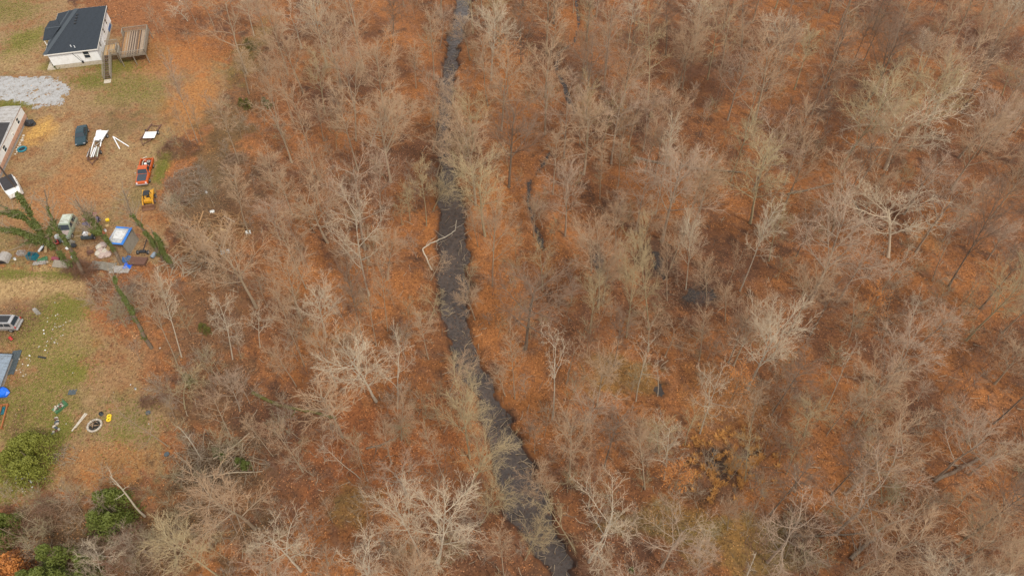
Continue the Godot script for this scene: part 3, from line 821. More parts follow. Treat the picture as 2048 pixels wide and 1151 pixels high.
# ---------------------------------------------------------------- undergrowth, leaves, logs
func build_undergrowth():
	rng.seed = 31
	var o := Node3D.new()
	o.name = "undergrowth"
	add_child(o)
	tag(o, "scattered thin leafless saplings filling the wood between the trees", "undergrowth", "", "stuff")
	var lists := [[], [], [], []]
	var cnt := 0
	while cnt < 1100:
		var b := gr(rng.randf_range(-40, 2090), rng.randf_range(-30, 1230))
		if in_yard(b.x, b.z) or in_water(b.x, b.z, 0.3): continue
		cnt += 1
		var s := rng.randf_range(0.35, 1.0)
		lists[cnt % 4].append(Transform3D(Basis(Quaternion(Vector3.UP, Vector3(rng.randfn(0, 0.13), 1, rng.randfn(0, 0.13)).normalized())) * Basis(Vector3.UP, rng.randf() * TAU).scaled(Vector3.ONE * s), b))
	for k in 4:
		var T: Dictionary = stock.young[k]
		for pc in ["trunk", "crown"]:
			multi(o, pc, T[pc], lists[k], M[["bark_tan", "bark_rust", "bark_olive", "bark_mauve"][k]]).set_meta("kind", "stuff")
	# fallen leaves lying on the litter
	var flake := Shape.new()
	flake.leaf(Vector3.ZERO, Vector3.UP, 0.5, 0.0)
	var mm := MultiMesh.new()
	mm.transform_format = MultiMesh.TRANSFORM_3D
	mm.use_colors = true
	mm.mesh = flake.mesh(M.leaf)
	var N := 280000
	mm.instance_count = N
	var tones := [Color(0.50, 0.20, 0.06), Color(0.58, 0.29, 0.12), Color(0.30, 0.11, 0.04), Color(0.19, 0.08, 0.04), Color(0.44, 0.22, 0.12), Color(0.40, 0.14, 0.04)]
	var i := 0
	while i < N:
		var x := rng.randf_range(-112, 112)
		var z := rng.randf_range(-146, -16)
		var q := pix(Vector3(x, 0, z))
		if q.x < -80 or q.x > 2130 or q.y < -40 or q.y > 1230: continue
		var y := 0.0
		if x < -22.0:
			if in_yard(x, z) and rng.randf() < 0.9: continue
		y = height(x, z)
		if y < -0.36:
			if seg_dist(x, z, creek).x < 4.0:
				if rng.randf() < 0.8: continue
				y = maxf(y, -0.86)
			else:
				if rng.randf() < 0.35: continue
				y = -0.40
		if fine.get_noise_2d(x * 0.5, z * 0.5) + rng.randf_range(-0.5, 0.5) < -0.12: continue
		var s := rng.randf_range(0.09, 0.25)
		var bas := Basis(Vector3(rng.randf() - 0.5, rng.randf() - 0.5, rng.randf() - 0.5).normalized(), rng.randf_range(0.0, 0.9)) * Basis(Vector3.UP, rng.randf() * TAU)
		mm.set_instance_transform(i, Transform3D(bas.scaled(Vector3.ONE * s), Vector3(x, y + 0.03, z)))
		var gc := tone_grid[int((z - grid0.y) / grid0.z) * grid_nx + int((x - grid0.x) / grid0.z)]
		var f := pow(rng.randf(), 1.3) * 1.25 + 0.3
		gc = (gc * f).lerp(tones[rng.randi() % 6] * f, 0.3)
		mm.set_instance_color(i, Color(gc.r, gc.g, gc.b))
		i += 1
	var mi := MultiMeshInstance3D.new()
	mi.name = "fallen_leaves"
	mi.multimesh = mm
	add_child(mi)
	tag(mi, "loose brown and orange leaves lying on the ground", "leaves", "", "stuff")
	# sticks and limbs strewn over the wood's floor and caught in the creek
	var sm := stick_meshes(M.dead_wood)
	for e in [["fallen_sticks", "pale fallen sticks strewn across the woodland floor", M.dead_wood, 700, 0], ["dark_fallen_sticks", "dark rotten sticks strewn across the woodland floor", M.bark_dark, 900, 0], ["creek_debris", "sticks and drift caught in and along the creek", M.bark_tan, 260, 1]]:
		var sx := []
		while sx.size() < e[3]:
			var q := gr(rng.randf_range(-20, 2070), rng.randf_range(-20, 1200))
			if e[4] == 1:
				var cp_: Vector3 = creek[rng.randi() % (creek.size() - 1)].lerp(creek[1 + rng.randi() % (creek.size() - 1)], 0.0)
				var nx_: Vector3 = creek[mini(creek.find(cp_) + 1, creek.size() - 1)]
				var mid_ := cp_.lerp(nx_, rng.randf())
				q = Vector3(mid_.x + (1.0 if rng.randf() < 0.5 else -1.0) * mid_.z * rng.randf_range(0.35, 1.3), 0, mid_.y)
				q.y = maxf(height(q.x, q.z), -0.84) + 0.03
			elif in_yard(q.x, q.z) or in_water(q.x, q.z, 0.2): continue
			var f := rng.randf_range(0.5, 1.3)
			sx.append(Transform3D(Basis(Vector3.UP, rng.randf() * TAU) * Basis(Vector3.RIGHT, rng.randfn(0, 0.06)) * Basis.from_scale(Vector3(f, f, rng.randf_range(0.6, 1.7 if e[4] == 0 else 2.4))), q + Vector3(0, 0.05, 0)))
		tag(multi(self, e[0], sm[e[4]], sx, e[2]), e[1], "sticks", "", "stuff")
	# grass tufts in the yards
	for e in [["green_grass", "short green grass tufts in the yard", "grass_green", 14000, 0], ["dry_grass", "dry tan grass tufts in the yard", "grass_tan", 12000, 1]]:
		var tuft := Shape.new()
		for k in 9:
			var a := TAU * k / 9.0 + rng.randf()
			var d := Vector3(cos(a), 0, sin(a))
			var side := Vector3(-d.z, 0, d.x) * 0.03
			var tip := d * rng.randf_range(0.06, 0.22) + Vector3(0, rng.randf_range(0.08, 0.17), 0)
			tuft.tri(d * 0.02 - side, tip, d * 0.02 + side)
		var xf := []
		var spots := [[45, 85, 40, 26], [20, 20, 60, 25], [225, 132, 60, 14], [255, 175, 70, 30], [180, 160, 40, 14], [325, 335, 16, 28], [130, 622, 46, 28], [130, 735, 50, 38], [80, 665, 70, 45], [60, 810, 60, 70], [20, 950, 70, 60], [120, 855, 28, 30], [20, 545, 60, 12], [130, 545, 50, 14], [255, 850, 60, 40], [30, 208, 40, 8]]
		var guard := 0
		while xf.size() < e[3] and guard < 200000:
			guard += 1
			var px := rng.randf_range(-40, 450)
			var py := rng.randf_range(-20, 1010)
			if e[4] == 0:
				var sp_: Array = spots[rng.randi() % spots.size()]
				px = rng.randfn(sp_[0], sp_[2] * 0.55); py = rng.randfn(sp_[1], sp_[3] * 0.55)
			var b := gr(px, py)
			if not in_yard(b.x, b.z): continue
			if on_gravel(b.x, b.z): continue
			xf.append(Transform3D(Basis(Vector3.UP, rng.randf() * TAU).scaled(Vector3.ONE * rng.randf_range(0.4, 1.0)), b))
		var g := multi(self, e[0], tuft.mesh(M[e[2]]), xf, M[e[2]])
		tag(g, e[1], "grass", "", "stuff")
	# sedge tussocks of the wet hollow
	var s2 := Shape.new()
	for k in 26:
		var a := rng.randf() * TAU
		var d := Vector3(cos(a), 0, sin(a))
		var side := Vector3(-d.z, 0, d.x) * 0.05
		s2.tri(d * 0.05 - side, d * rng.randf_range(0.2, 0.5) + Vector3(0, rng.randf_range(0.1, 0.42), 0), d * 0.05 + side)
	var xs := []
	for k in 380:
		var b := gr(rng.randfn(1455, 44), rng.randfn(928, 34))
		if fine.get_noise_2d(b.x * 1.5, b.z * 1.5) < -0.05: continue
		xs.append(Transform3D(Basis(Vector3.UP, rng.randf() * TAU).scaled(Vector3.ONE * rng.randf_range(0.6, 1.3)), b))
	tag(multi(self, "sedge_grass", s2.mesh(M.sedge), xs, M.sedge), "golden sedge clumps growing in the wet hollow", "grass", "", "stuff")

func log_path(pts: Array, r0: float, r1: float, m: Material, label: String, branches := 0, up := 0.0):
	var w := []
	for i in pts.size():
		var q := gr(pts[i][0], pts[i][1])
		w.append(q + Vector3(0, r0 * 0.7 + up + (pts[i][2] if pts[i].size() > 2 else 0.0), 0))
	var at: Vector3 = w[0]
	var s := Shape.new()
	var P := []
	var R := []
	var steps := 5
	for i in w.size() - 1:
		for k in steps:
			var t := float(k) / steps
			P.append(w[i].lerp(w[i + 1], t) - at + Vector3(rng.randf_range(-1, 1), rng.randf_range(-0.3, 0.3), rng.randf_range(-1, 1)) * 0.06)
			R.append(lerpf(r0, r1, (i + t) / (w.size() - 1)))
	P.append(w[-1] - at); R.append(r1)
	s.tube(P, R, 7)
	var o := thing("fallen_log", label, "log", at)
	part(o, "stem", s, m)
	for b in branches:
		var t := Shape.new()
		var i := 1 + rng.randi() % (P.size() - 2)
		var q: Vector3 = P[i]
		var pp := [q]
		var d := Vector3(rng.randf_range(-1, 1), rng.randf_range(0.1, 0.8), rng.randf_range(-1, 1)).normalized()
		for k in 4:
			d = (d + Vector3(rng.randf_range(-0.4, 0.4), rng.randf_range(-0.3, 0.3), rng.randf_range(-0.4, 0.4))).normalized()
			pp.append(pp[-1] + d * rng.randf_range(0.3, 0.7))
		t.tube(pp, [R[i] * 0.5, R[i] * 0.4, R[i] * 0.3, R[i] * 0.2, 0.01], 5)
		part(o, "branch", t, m)

func build_logs():
	rng.seed = 61
	log_path([[1268, 317], [1330, 330], [1400, 338], [1482, 347]], 0.26, 0.14, M.bark_dark, "long dark log lying across the leaves right of the creek above mid height", 3)
	log_path([[1868, 962], [1910, 942], [1956, 918]], 0.24, 0.17, M.bark_dark, "thick dark log below the spreading tree by the lower right edge", 2)
	log_path([[1700, 1118], [1725, 1095], [1750, 1076]], 0.24, 0.16, M.bark_dark, "rotten grey log at an angle near the bottom right", 3)
	log_path([[1572, 1071], [1640, 1071], [1735, 1066]], 0.13, 0.08, M.bark_dark, "thin dark straight log across orange leaves near the bottom right", 1)
	log_path([[505, 787], [560, 812], [610, 822], [672, 836]], 0.22, 0.15, M.moss, "mossy green log lying in the dark gap left of the creek", 3)
	log_path([[733, 897], [760, 890], [792, 876]], 0.12, 0.07, M.bark_dark, "thin dark log on the leaves left of the creek below mid height", 2)
	log_path([[615, 48], [640, 58], [668, 76]], 0.18, 0.1, M.bark_dark, "short dark log near the top between yard and creek", 2)
	log_path([[864, 541, 0.3], [848, 519, 2.2], [864, 511, 2.6], [892, 490, 3.0], [911, 477, 3.0], [915, 462, 3.6]], 0.11, 0.05, M.bark_pale, "bent white fallen trunk reaching out over the creek at mid height", 9)
	log_path([[432, 923], [470, 900], [503, 872]], 0.09, 0.05, M.dead_wood, "straight bleached pole leaning over the brush heap below the lower yard", 0, 0.8)
	log_path([[413, 956], [470, 949], [528, 946]], 0.10, 0.04, M.dead_wood, "long bleached pole lying across the front of the brush heap", 1, 0.5)
	log_path([[1720, 420], [1700, 395]], 0.12, 0.1, M.bark_dark, "short dark log beside the tall trunk near the upper right", 1)
	log_path([[1575, 388], [1620, 380], [1668, 368]], 0.16, 0.1, M.bark_dark, "dark log lying left of the tall leaning trunk in the right-hand wood", 1)
	log_path([[1040, 880], [1080, 886]], 0.1, 0.06, M.bark_pale, "short pale stick log on the right bank below the creek's bend", 1)

func leafy(count: int, s: float, shape: Callable) -> Shape:
	var f := Shape.new()
	for k in count:
		var pn: Array = shape.call(rng)
		f.leaf(pn[0], (pn[1] + Vector3(rng.randfn(0, 0.45), rng.randfn(0, 0.45), rng.randfn(0, 0.45))).normalized(), s * rng.randf_range(0.6, 1.4), rng.randf() * TAU)
	return f
func clumped(lobes: Array) -> Callable:
	return func(rg):
		var l: Array = lobes[rg.randi() % lobes.size()]
		var d := Vector3(rg.randfn(0, 1), rg.randfn(0, 1), rg.randfn(0, 1)).normalized()
		return [l[0] + d * l[1] * pow(rg.randf_range(0.25, 1.0), 0.4), d]
func evergreen(called: String, px: float, py: float, w: float, h: float, m: Material, label: String, cat: String, columns: int, count := 7000, s := 0.13):
	var at := gr(px, py)
	var lobes := []
	for k in columns:
		var a := TAU * k / columns + rng.randf()
		var off := Vector3(cos(a), 0, sin(a)) * w * 0.27 * (0.0 if columns == 1 else 1.0)
		var hh := h * rng.randf_range(0.75, 1.0)
		var tiers := 7
		for t in tiers:
			var u := float(t) / (tiers - 1)
			for j in 5:
				var b := rng.randf() * TAU
				var rr := w * 0.26 * (1.05 - u * 0.85)
				lobes.append([off + Vector3(cos(b) * rr, hh * (0.1 + 0.85 * u), sin(b) * rr), w * 0.13 * (1.25 - u * 0.7)])
	var o := thing(called, label, cat, at)
	var t := Shape.new()
	t.tube([Vector3(0, -0.3, 0), Vector3(0, h * 0.5, 0), Vector3(0.05, h * 0.85, 0)], [0.14, 0.09, 0.02], 6)
	part(o, "trunk", t, M.bark_dark)
	part(o, "crown", leafy(count, s, clumped(lobes)), m)

func build_greens():
	rng.seed = 41
	evergreen("evergreen_bush", 68, 925, 6.2, 3.6, M.boxwood, "large rounded yellow-green bush on the lower yard's grass", "bush", 6, 11000, 0.11)
	evergreen("cedar_tree", 240, 1040, 5.0, 5.2, M.cedar, "round-topped dark green cedar behind the leaning broken trunk", "tree", 4, 9000, 0.12)
	evergreen("cedar_tree", 118, 1160, 5.2, 6.5, M.cedar, "bright green cedar at the bottom left corner beside the orange bush", "tree", 3, 10000, 0.12)
	evergreen("cedar_tree", 175, 1160, 4.0, 4.5, M.cedar, "green cedar partly hidden by a pale bare tree at the bottom left", "tree", 3, 6000, 0.12)
	evergreen("cedar_tree", 14, 1075, 4.0, 4.2, M.cedar, "dark green cedar cut by the left edge near the bottom", "tree", 3, 6000, 0.12)
	evergreen("holly_shrub", 443, 912, 1.6, 1.8, M.ivy, "small dark green shrub among brush heap sticks, upper of two", "shrub", 2, 900, 0.11)
	evergreen("holly_shrub", 486, 933, 1.8, 1.8, M.ivy, "small dark green shrub among brush heap sticks, lower of two", "shrub", 2, 900, 0.11)
	evergreen("holly_shrub", 500, 96, 2.2, 2.0, M.moss, "low olive shrub at the wood's edge above the golden leaf patch", "shrub", 2, 900, 0.11)
	evergreen("holly_shrub", 492, 212, 2.4, 2.0, M.moss, "low olive shrub at the wood's edge beside the golden leaf patch", "shrub", 2, 900, 0.11)
	evergreen("holly_shrub", 535, 210, 2.0, 1.6, M.ivy, "small green shrub under slender trees right of the golden leaf patch", "shrub", 2, 700, 0.11)
	evergreen("holly_shrub", 112, 135, 1.6, 1.2, M.ivy, "small green bush at the white house's front corner", "shrub", 2, 700, 0.09)
	evergreen("holly_shrub", 1302, 232, 1.3, 1.2, M.ivy, "tiny green shrub in the upper middle of the right wood", "shrub", 1, 350, 0.1)
	evergreen("holly_shrub", 412, 660, 1.8, 1.5, M.moss, "low olive shrub between pale trunks beside the lower yard", "shrub", 2, 700, 0.1)
	evergreen("holly_shrub", 378, 765, 2.0, 1.6, M.moss, "low olive shrub under the tangled tree beside the lower yard", "shrub", 2, 700, 0.1)
	evergreen("holly_shrub", 1262, 1140, 0.9, 0.9, M.ivy, "tiny green shrub near the bottom edge right of the creek", "shrub", 1, 300, 0.09)
	evergreen("copper_bush", 30, 1168, 5.6, 4.0, M.copper_leaf, "dense copper-orange leafy bush at the bottom left corner", "bush", 5, 5200, 0.12)
	var k := 0
	for e in [[648, 92, 4.2, "at the upper end of the dark log near the top"], [1015, 190, 6.5, "right of the creek's top bend, the largest"], [985, 150, 4.0, "between the creek's top bend and the largest copper one"], [1062, 30, 4.5, "at the top edge right of the creek"], [1845, 478, 3.4, "beneath the broad white tree near the right edge"], [1822, 452, 2.6, "inside the broad white tree's crown near the right edge"], [1245, 278, 3.0, "above mid height right of the creek"], [1340, 365, 2.8, "just below the long dark log"], [785, 130, 3.0, "left of the creek near the top"], [1460, 805, 4.5, "above the wet sedge hollow"], [1725, 640, 3.4, "between trunks in the right-hand wood"], [865, 265, 2.6, "on the creek's left bank above mid height"], [1345, 985, 3.6, "below the wet sedge hollow"]]:
		rng.seed = 400 + k
		k += 1
		var T: Dictionary = stock.young[k % 4]
		var s: float = e[2] / T.w
		var o := thing("copper_beech", "young tree holding copper-orange leaves " + e[3], "tree", gr(e[0], e[1]), rng.randf() * TAU, "young trees with copper leaves")
		copy_of(o, "trunk", T.trunk, Transform3D(Basis().scaled(Vector3.ONE * s), Vector3.ZERO), M.bark_tan)
		var src: PackedVector3Array = T.crown.surface_get_arrays(0)[Mesh.ARRAY_VERTEX]
		var f := Shape.new()
		for i in 1700:
			var q := src[rng.randi() % src.size()] * s
			f.leaf(q, Vector3(rng.randfn(0, 0.6), 1, rng.randfn(0, 0.6)).normalized(), rng.randf_range(0.05, 0.11), rng.randf() * TAU)
		part(o, "crown", f, M.copper_leaf)
		copy_of(o, "twigs", T.crown, Transform3D(Basis().scaled(Vector3.ONE * s), Vector3.ZERO), M.bark_tan)

func ivy_tree(label: String, limbs: Array, leaf_r: float, from: float, to: float, twigs := 26):
	var at := gr(limbs[0][0][0], limbs[0][0][1])
	var o := thing("ivy_tree", label, "tree", at, 0.0, "ivy-covered trees of the yard")
	var t := Shape.new()
	var ivy := Shape.new()
	var tw := Shape.new()
	for li in limbs.size():
		var w := []
		for p in limbs[li]: w.append(gp(p[0], p[1], p[2]) - at)
		if li == 0: w[0].y = -0.3
		var P := []
		var R := []
		for i in w.size() - 1:
			for k in 6:
				P.append(w[i].lerp(w[i + 1], k / 6.0) + Vector3(rng.randfn(0, 0.05), 0, rng.randfn(0, 0.05)))
		P.append(w[-1])
		var r0 := 0.26 if li == 0 else 0.16
		for i in P.size(): R.append(lerpf(r0, 0.04, float(i) / P.size()))
		t.tube(P, R, 7)
		var cnt := P.size()
		for k in int(cnt * 100.0):
			var f := rng.randf_range(from if li == 0 else 0.0, to)
			var i := mini(int(f * (cnt - 1)), cnt - 2)
			var q: Vector3 = P[i].lerp(P[i + 1], rng.randf())
			var d := Vector3(rng.randfn(0, 1), rng.randfn(0, 1), rng.randfn(0, 1)).normalized()
			var nz := fine.get_noise_3d(q.x * 1.7 + at.x, q.y * 1.7, q.z * 1.7)
			if rng.randf() > 0.75 + nz * 1.4: continue
			var rr := leaf_r * (1.0 - 0.4 * f) * (0.75 + 1.3 * nz) * rng.randf_range(0.7, 1.35)
			ivy.leaf(q + d * rr * rng.randf_range(0.6, 1.2), (d + Vector3(0, 0.4, 0)).normalized(), rng.randf_range(0.08, 0.19), rng.randf() * TAU)
		for k in twigs:
			var i := int(rng.randf_range(0.5, 1.0) * (cnt - 2))
			var d: Vector3 = ((P[i + 1] - P[i]).normalized() + Vector3(rng.randfn(0, 0.6), rng.randfn(0, 0.4), rng.randfn(0, 0.6))).normalized()
			var pts := [P[i]]
			for m in 4:
				d = (d + Vector3(rng.randfn(0, 0.2), 0.1, rng.randfn(0, 0.2))).normalized()
				pts.append(pts[-1] + d * rng.randf_range(0.4, 0.8))
				for b in 4: tw.twig(pts[-1], pts[-1] + (d + Vector3(rng.randfn(0, 0.5), 0.2, rng.randfn(0, 0.5))).normalized() * rng.randf_range(0.4, 1.1), 0.013)
			tw.tube(pts, [0.045, 0.035, 0.028, 0.02, 0.01], 4)
	part(o, "trunk", t, M.bark_dark)
	part(o, "ivy", ivy, M.ivy)
	part(o, "twigs", tw, M.bark_tan)

func build_ivy():
	rng.seed = 51
	ivy_tree("big many-limbed ivy-covered tree spreading over the junk row at the left edge", [[[150, 537, 0], [122, 511, 3.2], [97, 486, 6.0], [78, 467, 8.0]], [[84, 470, 7.6], [66, 440, 10.0], [51, 414, 12.0], [32, 382, 14.5]], [[72, 455, 8.8], [42, 431, 10.5], [18, 419, 12.0], [-14, 403, 13.5]], [[48, 436, 10.0], [20, 427, 11.0], [-12, 424, 12.0]], [[92, 482, 6.2], [56, 471, 8.0], [28, 461, 9.0], [-10, 457, 10.0]], [[88, 482, 6.0], [63, 482, 6.6], [40, 490, 6.8]], [[95, 484, 6.4], [98, 460, 8.2], [108, 440, 9.0]]], 0.55, 0.15, 0.97, 7)
	ivy_tree("slim ivy-wrapped tree beside the sage green van", [[[165, 547, 0], [140, 497, 5.0], [111, 453, 9.0], [97, 428, 11.0], [88, 380, 14.5]]], 0.38, 0.1, 0.82)
	ivy_tree("ivy-wrapped tree beside the blue tarp shed", [[[242, 528, 0], [229, 501, 2.3], [196, 458, 6.6], [176, 437, 8.8], [150, 398, 12.5]], [[200, 462, 6.4], [186, 462, 7.0], [172, 458, 7.4]], [[186, 448, 7.6], [178, 425, 9.6]]], 0.42, 0.25, 0.82)
	ivy_tree("ivy-wrapped tree with brushy top, left of a close pair", [[[326, 521, 0], [299, 475, 4.6], [282, 454, 6.8], [263, 428, 9.6], [246, 380, 13.0]]], 0.34, 0.1, 0.72, 34)
	ivy_tree("shorter ivy-wrapped tree, right of a close pair", [[[346, 536, 0], [325, 503, 3.4], [319, 483, 5.4], [302, 460, 7.6]]], 0.36, 0.1, 0.95, 6)
	ivy_tree("lone ivy-wrapped trunk at the edge of the lower yard", [[[302, 697, 0], [275, 645, 4.6], [250, 600, 8.6], [230, 566, 11.6], [226, 540, 13.2]]], 0.32, 0.12, 0.86, 10)

func stick_meshes(m: Material) -> Array:
	var out := []
	for k in 4:
		var s := Shape.new()
		var pts := []
		for i in 5: pts.append(Vector3(rng.randf_range(-0.06, 0.06), rng.randf_range(-0.06, 0.06), (i - 2) * 0.25))
		s.tube(pts, [0.045, 0.04, 0.034, 0.025, 0.012], 5)
		out.append(s.mesh(m))
	return out
func brush_pile(called: String, px: float, py: float, rx: float, rz: float, h: float, label: String, m: Material, sticks: int, twigs: int, long_ := 1.6, fat := 0.75):
	var at := gr(px, py)
	var o := thing(called, label, "brush pile", at)
	var ms := stick_meshes(m)
	for k in sticks:
		var a := rng.randf() * TAU
		var u := sqrt(rng.randf())
		var p := Vector3(cos(a) * rx * u, 0, sin(a) * rz * u)
		p.y = h * (1.0 - u * u) * rng.randf_range(0.3, 1.0) + 0.08
		var bas := Basis(Vector3.UP, rng.randf() * TAU) * Basis(Vector3.RIGHT, rng.randfn(0, 0.28))
		var lz := long_ * rng.randf_range(0.6, 1.5)
		copy_of(o, "stick", ms[k % 4], Transform3D(bas * Basis.from_scale(Vector3(fat, fat, lz)), p))
	var t := Shape.new()
	for k in twigs:
		var a := rng.randf() * TAU
		var u := sqrt(rng.randf())
		var p := Vector3(cos(a) * rx * u, 0, sin(a) * rz * u)
		var lump := 0.55 + fine.get_noise_2d((at.x + p.x) * 1.6, (at.z + p.z) * 1.6) * 1.3
		if rng.randf() > lump + 0.25: continue
		p *= 1.0 + fine.get_noise_2d(at.x + cos(a) * 3.0, at.z + sin(a) * 3.0) * 0.5
		p.y = h * (1.0 - u * u) * rng.randf_range(0.2, 1.05) * clampf(lump + 0.3, 0.4, 1.4)
		var d := Vector3(rng.randfn(0, 1), rng.randfn(0.15, 0.4), rng.randfn(0, 1)).normalized()
		t.twig(p, p + d * rng.randf_range(0.5, 1.5), rng.randf_range(0.012, 0.022))
	part(o, "twigs", t, m, "stuff")

func build_brush():
	rng.seed = 71
	brush_pile("bramble_thicket", 358, 300, 3.4, 2.8, 1.9, "reddish brown bramble thicket at the upper yard's edge below slender trunks", M.bark_rust, 30, 1300)
	brush_pile("brush_pile", 376, 372, 3.6, 4.6, 1.9, "big grey brush heap beside the yellow loader", M.bark_mauve, 90, 1800)
	brush_pile("brush_pile", 344, 408, 1.7, 1.8, 1.1, "pile of pale cut branches nearest the yellow loader", M.dead_wood, 60, 200, 1.6, 1.1)
	brush_pile("brush_pile", 425, 472, 5.2, 5.0, 1.2, "sprawling heap of split reddish wood and boards below the grey brush heap", M.split_wood, 220, 900, 1.7, 1.6)
	brush_pile("brush_pile", 375, 530, 3.8, 2.0, 0.8, "scatter of broken branches at the foot of the ivy pair", M.dead_wood, 60, 300, 1.8, 1.1)
	brush_pile("brush_pile", 262, 598, 2.6, 4.0, 1.6, "grey tangle of brush below the rusty sheet at the junk row", M.bark_mauve, 50, 1800)
	brush_pile("brush_pile", 440, 925, 5.5, 3.4, 1.0, "wide brush heap with bleached poles below the lower yard", M.bark_tan, 90, 1400, 2.0, 0.9)
	brush_pile("brush_pile", 130, 912, 1.5, 1.3, 0.6, "small stick pile right of the rounded yellow-green bush", M.dead_wood, 26, 120, 1.0)
	brush_pile("bramble_thicket", 165, 540, 2.6, 1.6, 1.3, "brown bramble tangle at the foot of the big ivy tree", M.bark_rust, 20, 1300)
	brush_pile("bramble_thicket", 230, 1085, 3.6, 2.6, 1.6, "brown bramble thicket below the round-topped cedar", M.bramble, 30, 2400)
	brush_pile("bramble_thicket", 100, 1030, 3.6, 2.2, 1.0, "low brown bramble strip between stones and bright cedar", M.bramble, 20, 1500)
	brush_pile("bramble_thicket", 300, 1120, 3.5, 2.6, 1.4, "brown bramble thicket near the bottom edge below the bramble by the cedar", M.bramble, 20, 1800)
	brush_pile("bramble_thicket", 294, 806, 0.9, 0.8, 0.9, "small dark leafless bush on the lower yard above a grey disc", M.bark_rust, 6, 260, 0.7)
	brush_pile("bramble_thicket", 325, 795, 0.7, 0.6, 0.7, "small dark bush at the right edge of the lower yard", M.bark_rust, 6, 180, 0.7)
	brush_pile("bramble_thicket", 1360, 88, 6.5, 6.0, 2.8, "dark purple-brown thicket near the top of the right wood", M.bark_rust, 12, 1300)
	brush_pile("bramble_thicket", 1385, 150, 5.5, 5.0, 2.4, "dark thicket just below another near the top of the right wood", M.bark_rust, 12, 1100)
	brush_pile("bramble_thicket", 1268, 235, 2.4, 3.5, 2.0, "dark wine-brown thicket right of the creek above mid height", M.bark_rust, 20, 1300)
	brush_pile("bramble_thicket", 1990, 90, 5.0, 5.0, 3.2, "dark tangled thicket at the top right corner", M.bark_rust, 12, 1200)
	brush_pile("bramble_thicket", 1350, 575, 6.0, 4.0, 1.6, "dark thicket around the pools right of the creek", M.bramble, 12, 900)
	brush_pile("bramble_thicket", 470, 330, 2.4, 3.0, 1.6, "brown thicket behind the grey brush heap", M.bramble, 20, 1300)

# ---------------------------------------------------------------- the white house and its deck
var gravel_poly := PackedVector2Array()
func on_gravel(x: float, z: float) -> bool:
	return inside(gravel_poly, x, z)
func build_gravel():
	gravel_poly = world_poly([[-120, 152], [0, 153], [60, 152], [98, 152], [118, 162], [134, 168], [135, 184], [122, 196], [128, 206], [118, 212], [98, 206], [84, 212], [72, 219], [58, 206], [36, 203], [20, 200], [-10, 197], [-120, 195]])
	var lo := Vector2(1e9, 1e9)
	var hi := Vector2(-1e9, -1e9)
	for p in gravel_poly:
		lo = lo.min(p); hi = hi.max(p)
	var s := Shape.new()
	var st := 0.13
	var nx := int((hi.x - lo.x) / st)
	var nz := int((hi.y - lo.y) / st)
	for i in nx:
		for j in nz:
			var x := lo.x + i * st
			var z := lo.y + j * st
			var wx := (fine.get_noise_2d(x * 1.5, z * 1.5) + fine.get_noise_2d(x * 7.0, z * 7.0) * 0.5) * 1.3
			var wz := (fine.get_noise_2d(z * 1.5 + 50.0, x * 1.5) + fine.get_noise_2d(z * 7.0, x * 7.0) * 0.5) * 1.3
			if not inside(gravel_poly, x + wx, z + wz): continue
			if fine.get_noise_2d(x * 1.3 + 9.0, z * 1.3) + fine.get_noise_2d(x * 6.0, z * 6.0) * 0.5 > 0.42 + 0.5 * smoothstep(-84.0, -94.0, x): continue
			var q := func(a, b): return Vector3(a, height(a, b) + 0.02, b)
			s.quad(q.call(x, z), q.call(x + st, z), q.call(x + st, z + st), q.call(x, z + st), Vector3(x, -9, z))
	var o := part(self, "gravel_path", s, M.gravel, "structure")
	tag(o, "pale grey gravel drive between the white house and the mobile home", "gravel")

func window(parent: Node, a: Vector3, u: Vector3, w: float, h: float, nrm: Vector3, m: Material, sill := true):
	# a = lower corner on the wall, u = along the wall
	var up := Vector3.UP
	var f := Shape.new()
	var c := a + u * w * 0.5 + up * h * 0.5 + nrm * 0.03
	var bas := Basis(u, up, u.cross(up))
	for s in [-1, 1]:
		f.box(c + u * s * (w * 0.5 + 0.04), Vector3(0.08, h + 0.16, 0.08), bas)
		f.box(c + up * s * (h * 0.5 + 0.04), Vector3(w, 0.08, 0.08), bas)
	f.box(c, Vector3(w, 0.05, 0.06), bas)
	var o := part(parent, "window", f, M.trim)
	var p := Shape.new()
	p.box(c - nrm * 0.012 + up * h * 0.26, Vector3(w, h * 0.44, 0.03), bas)
	part(o, "pane", p, m)
	var p2 := Shape.new()
	p2.box(c - nrm * 0.012 - up * h * 0.26, Vector3(w, h * 0.44, 0.03), bas)
	part(o, "pane", p2, m)

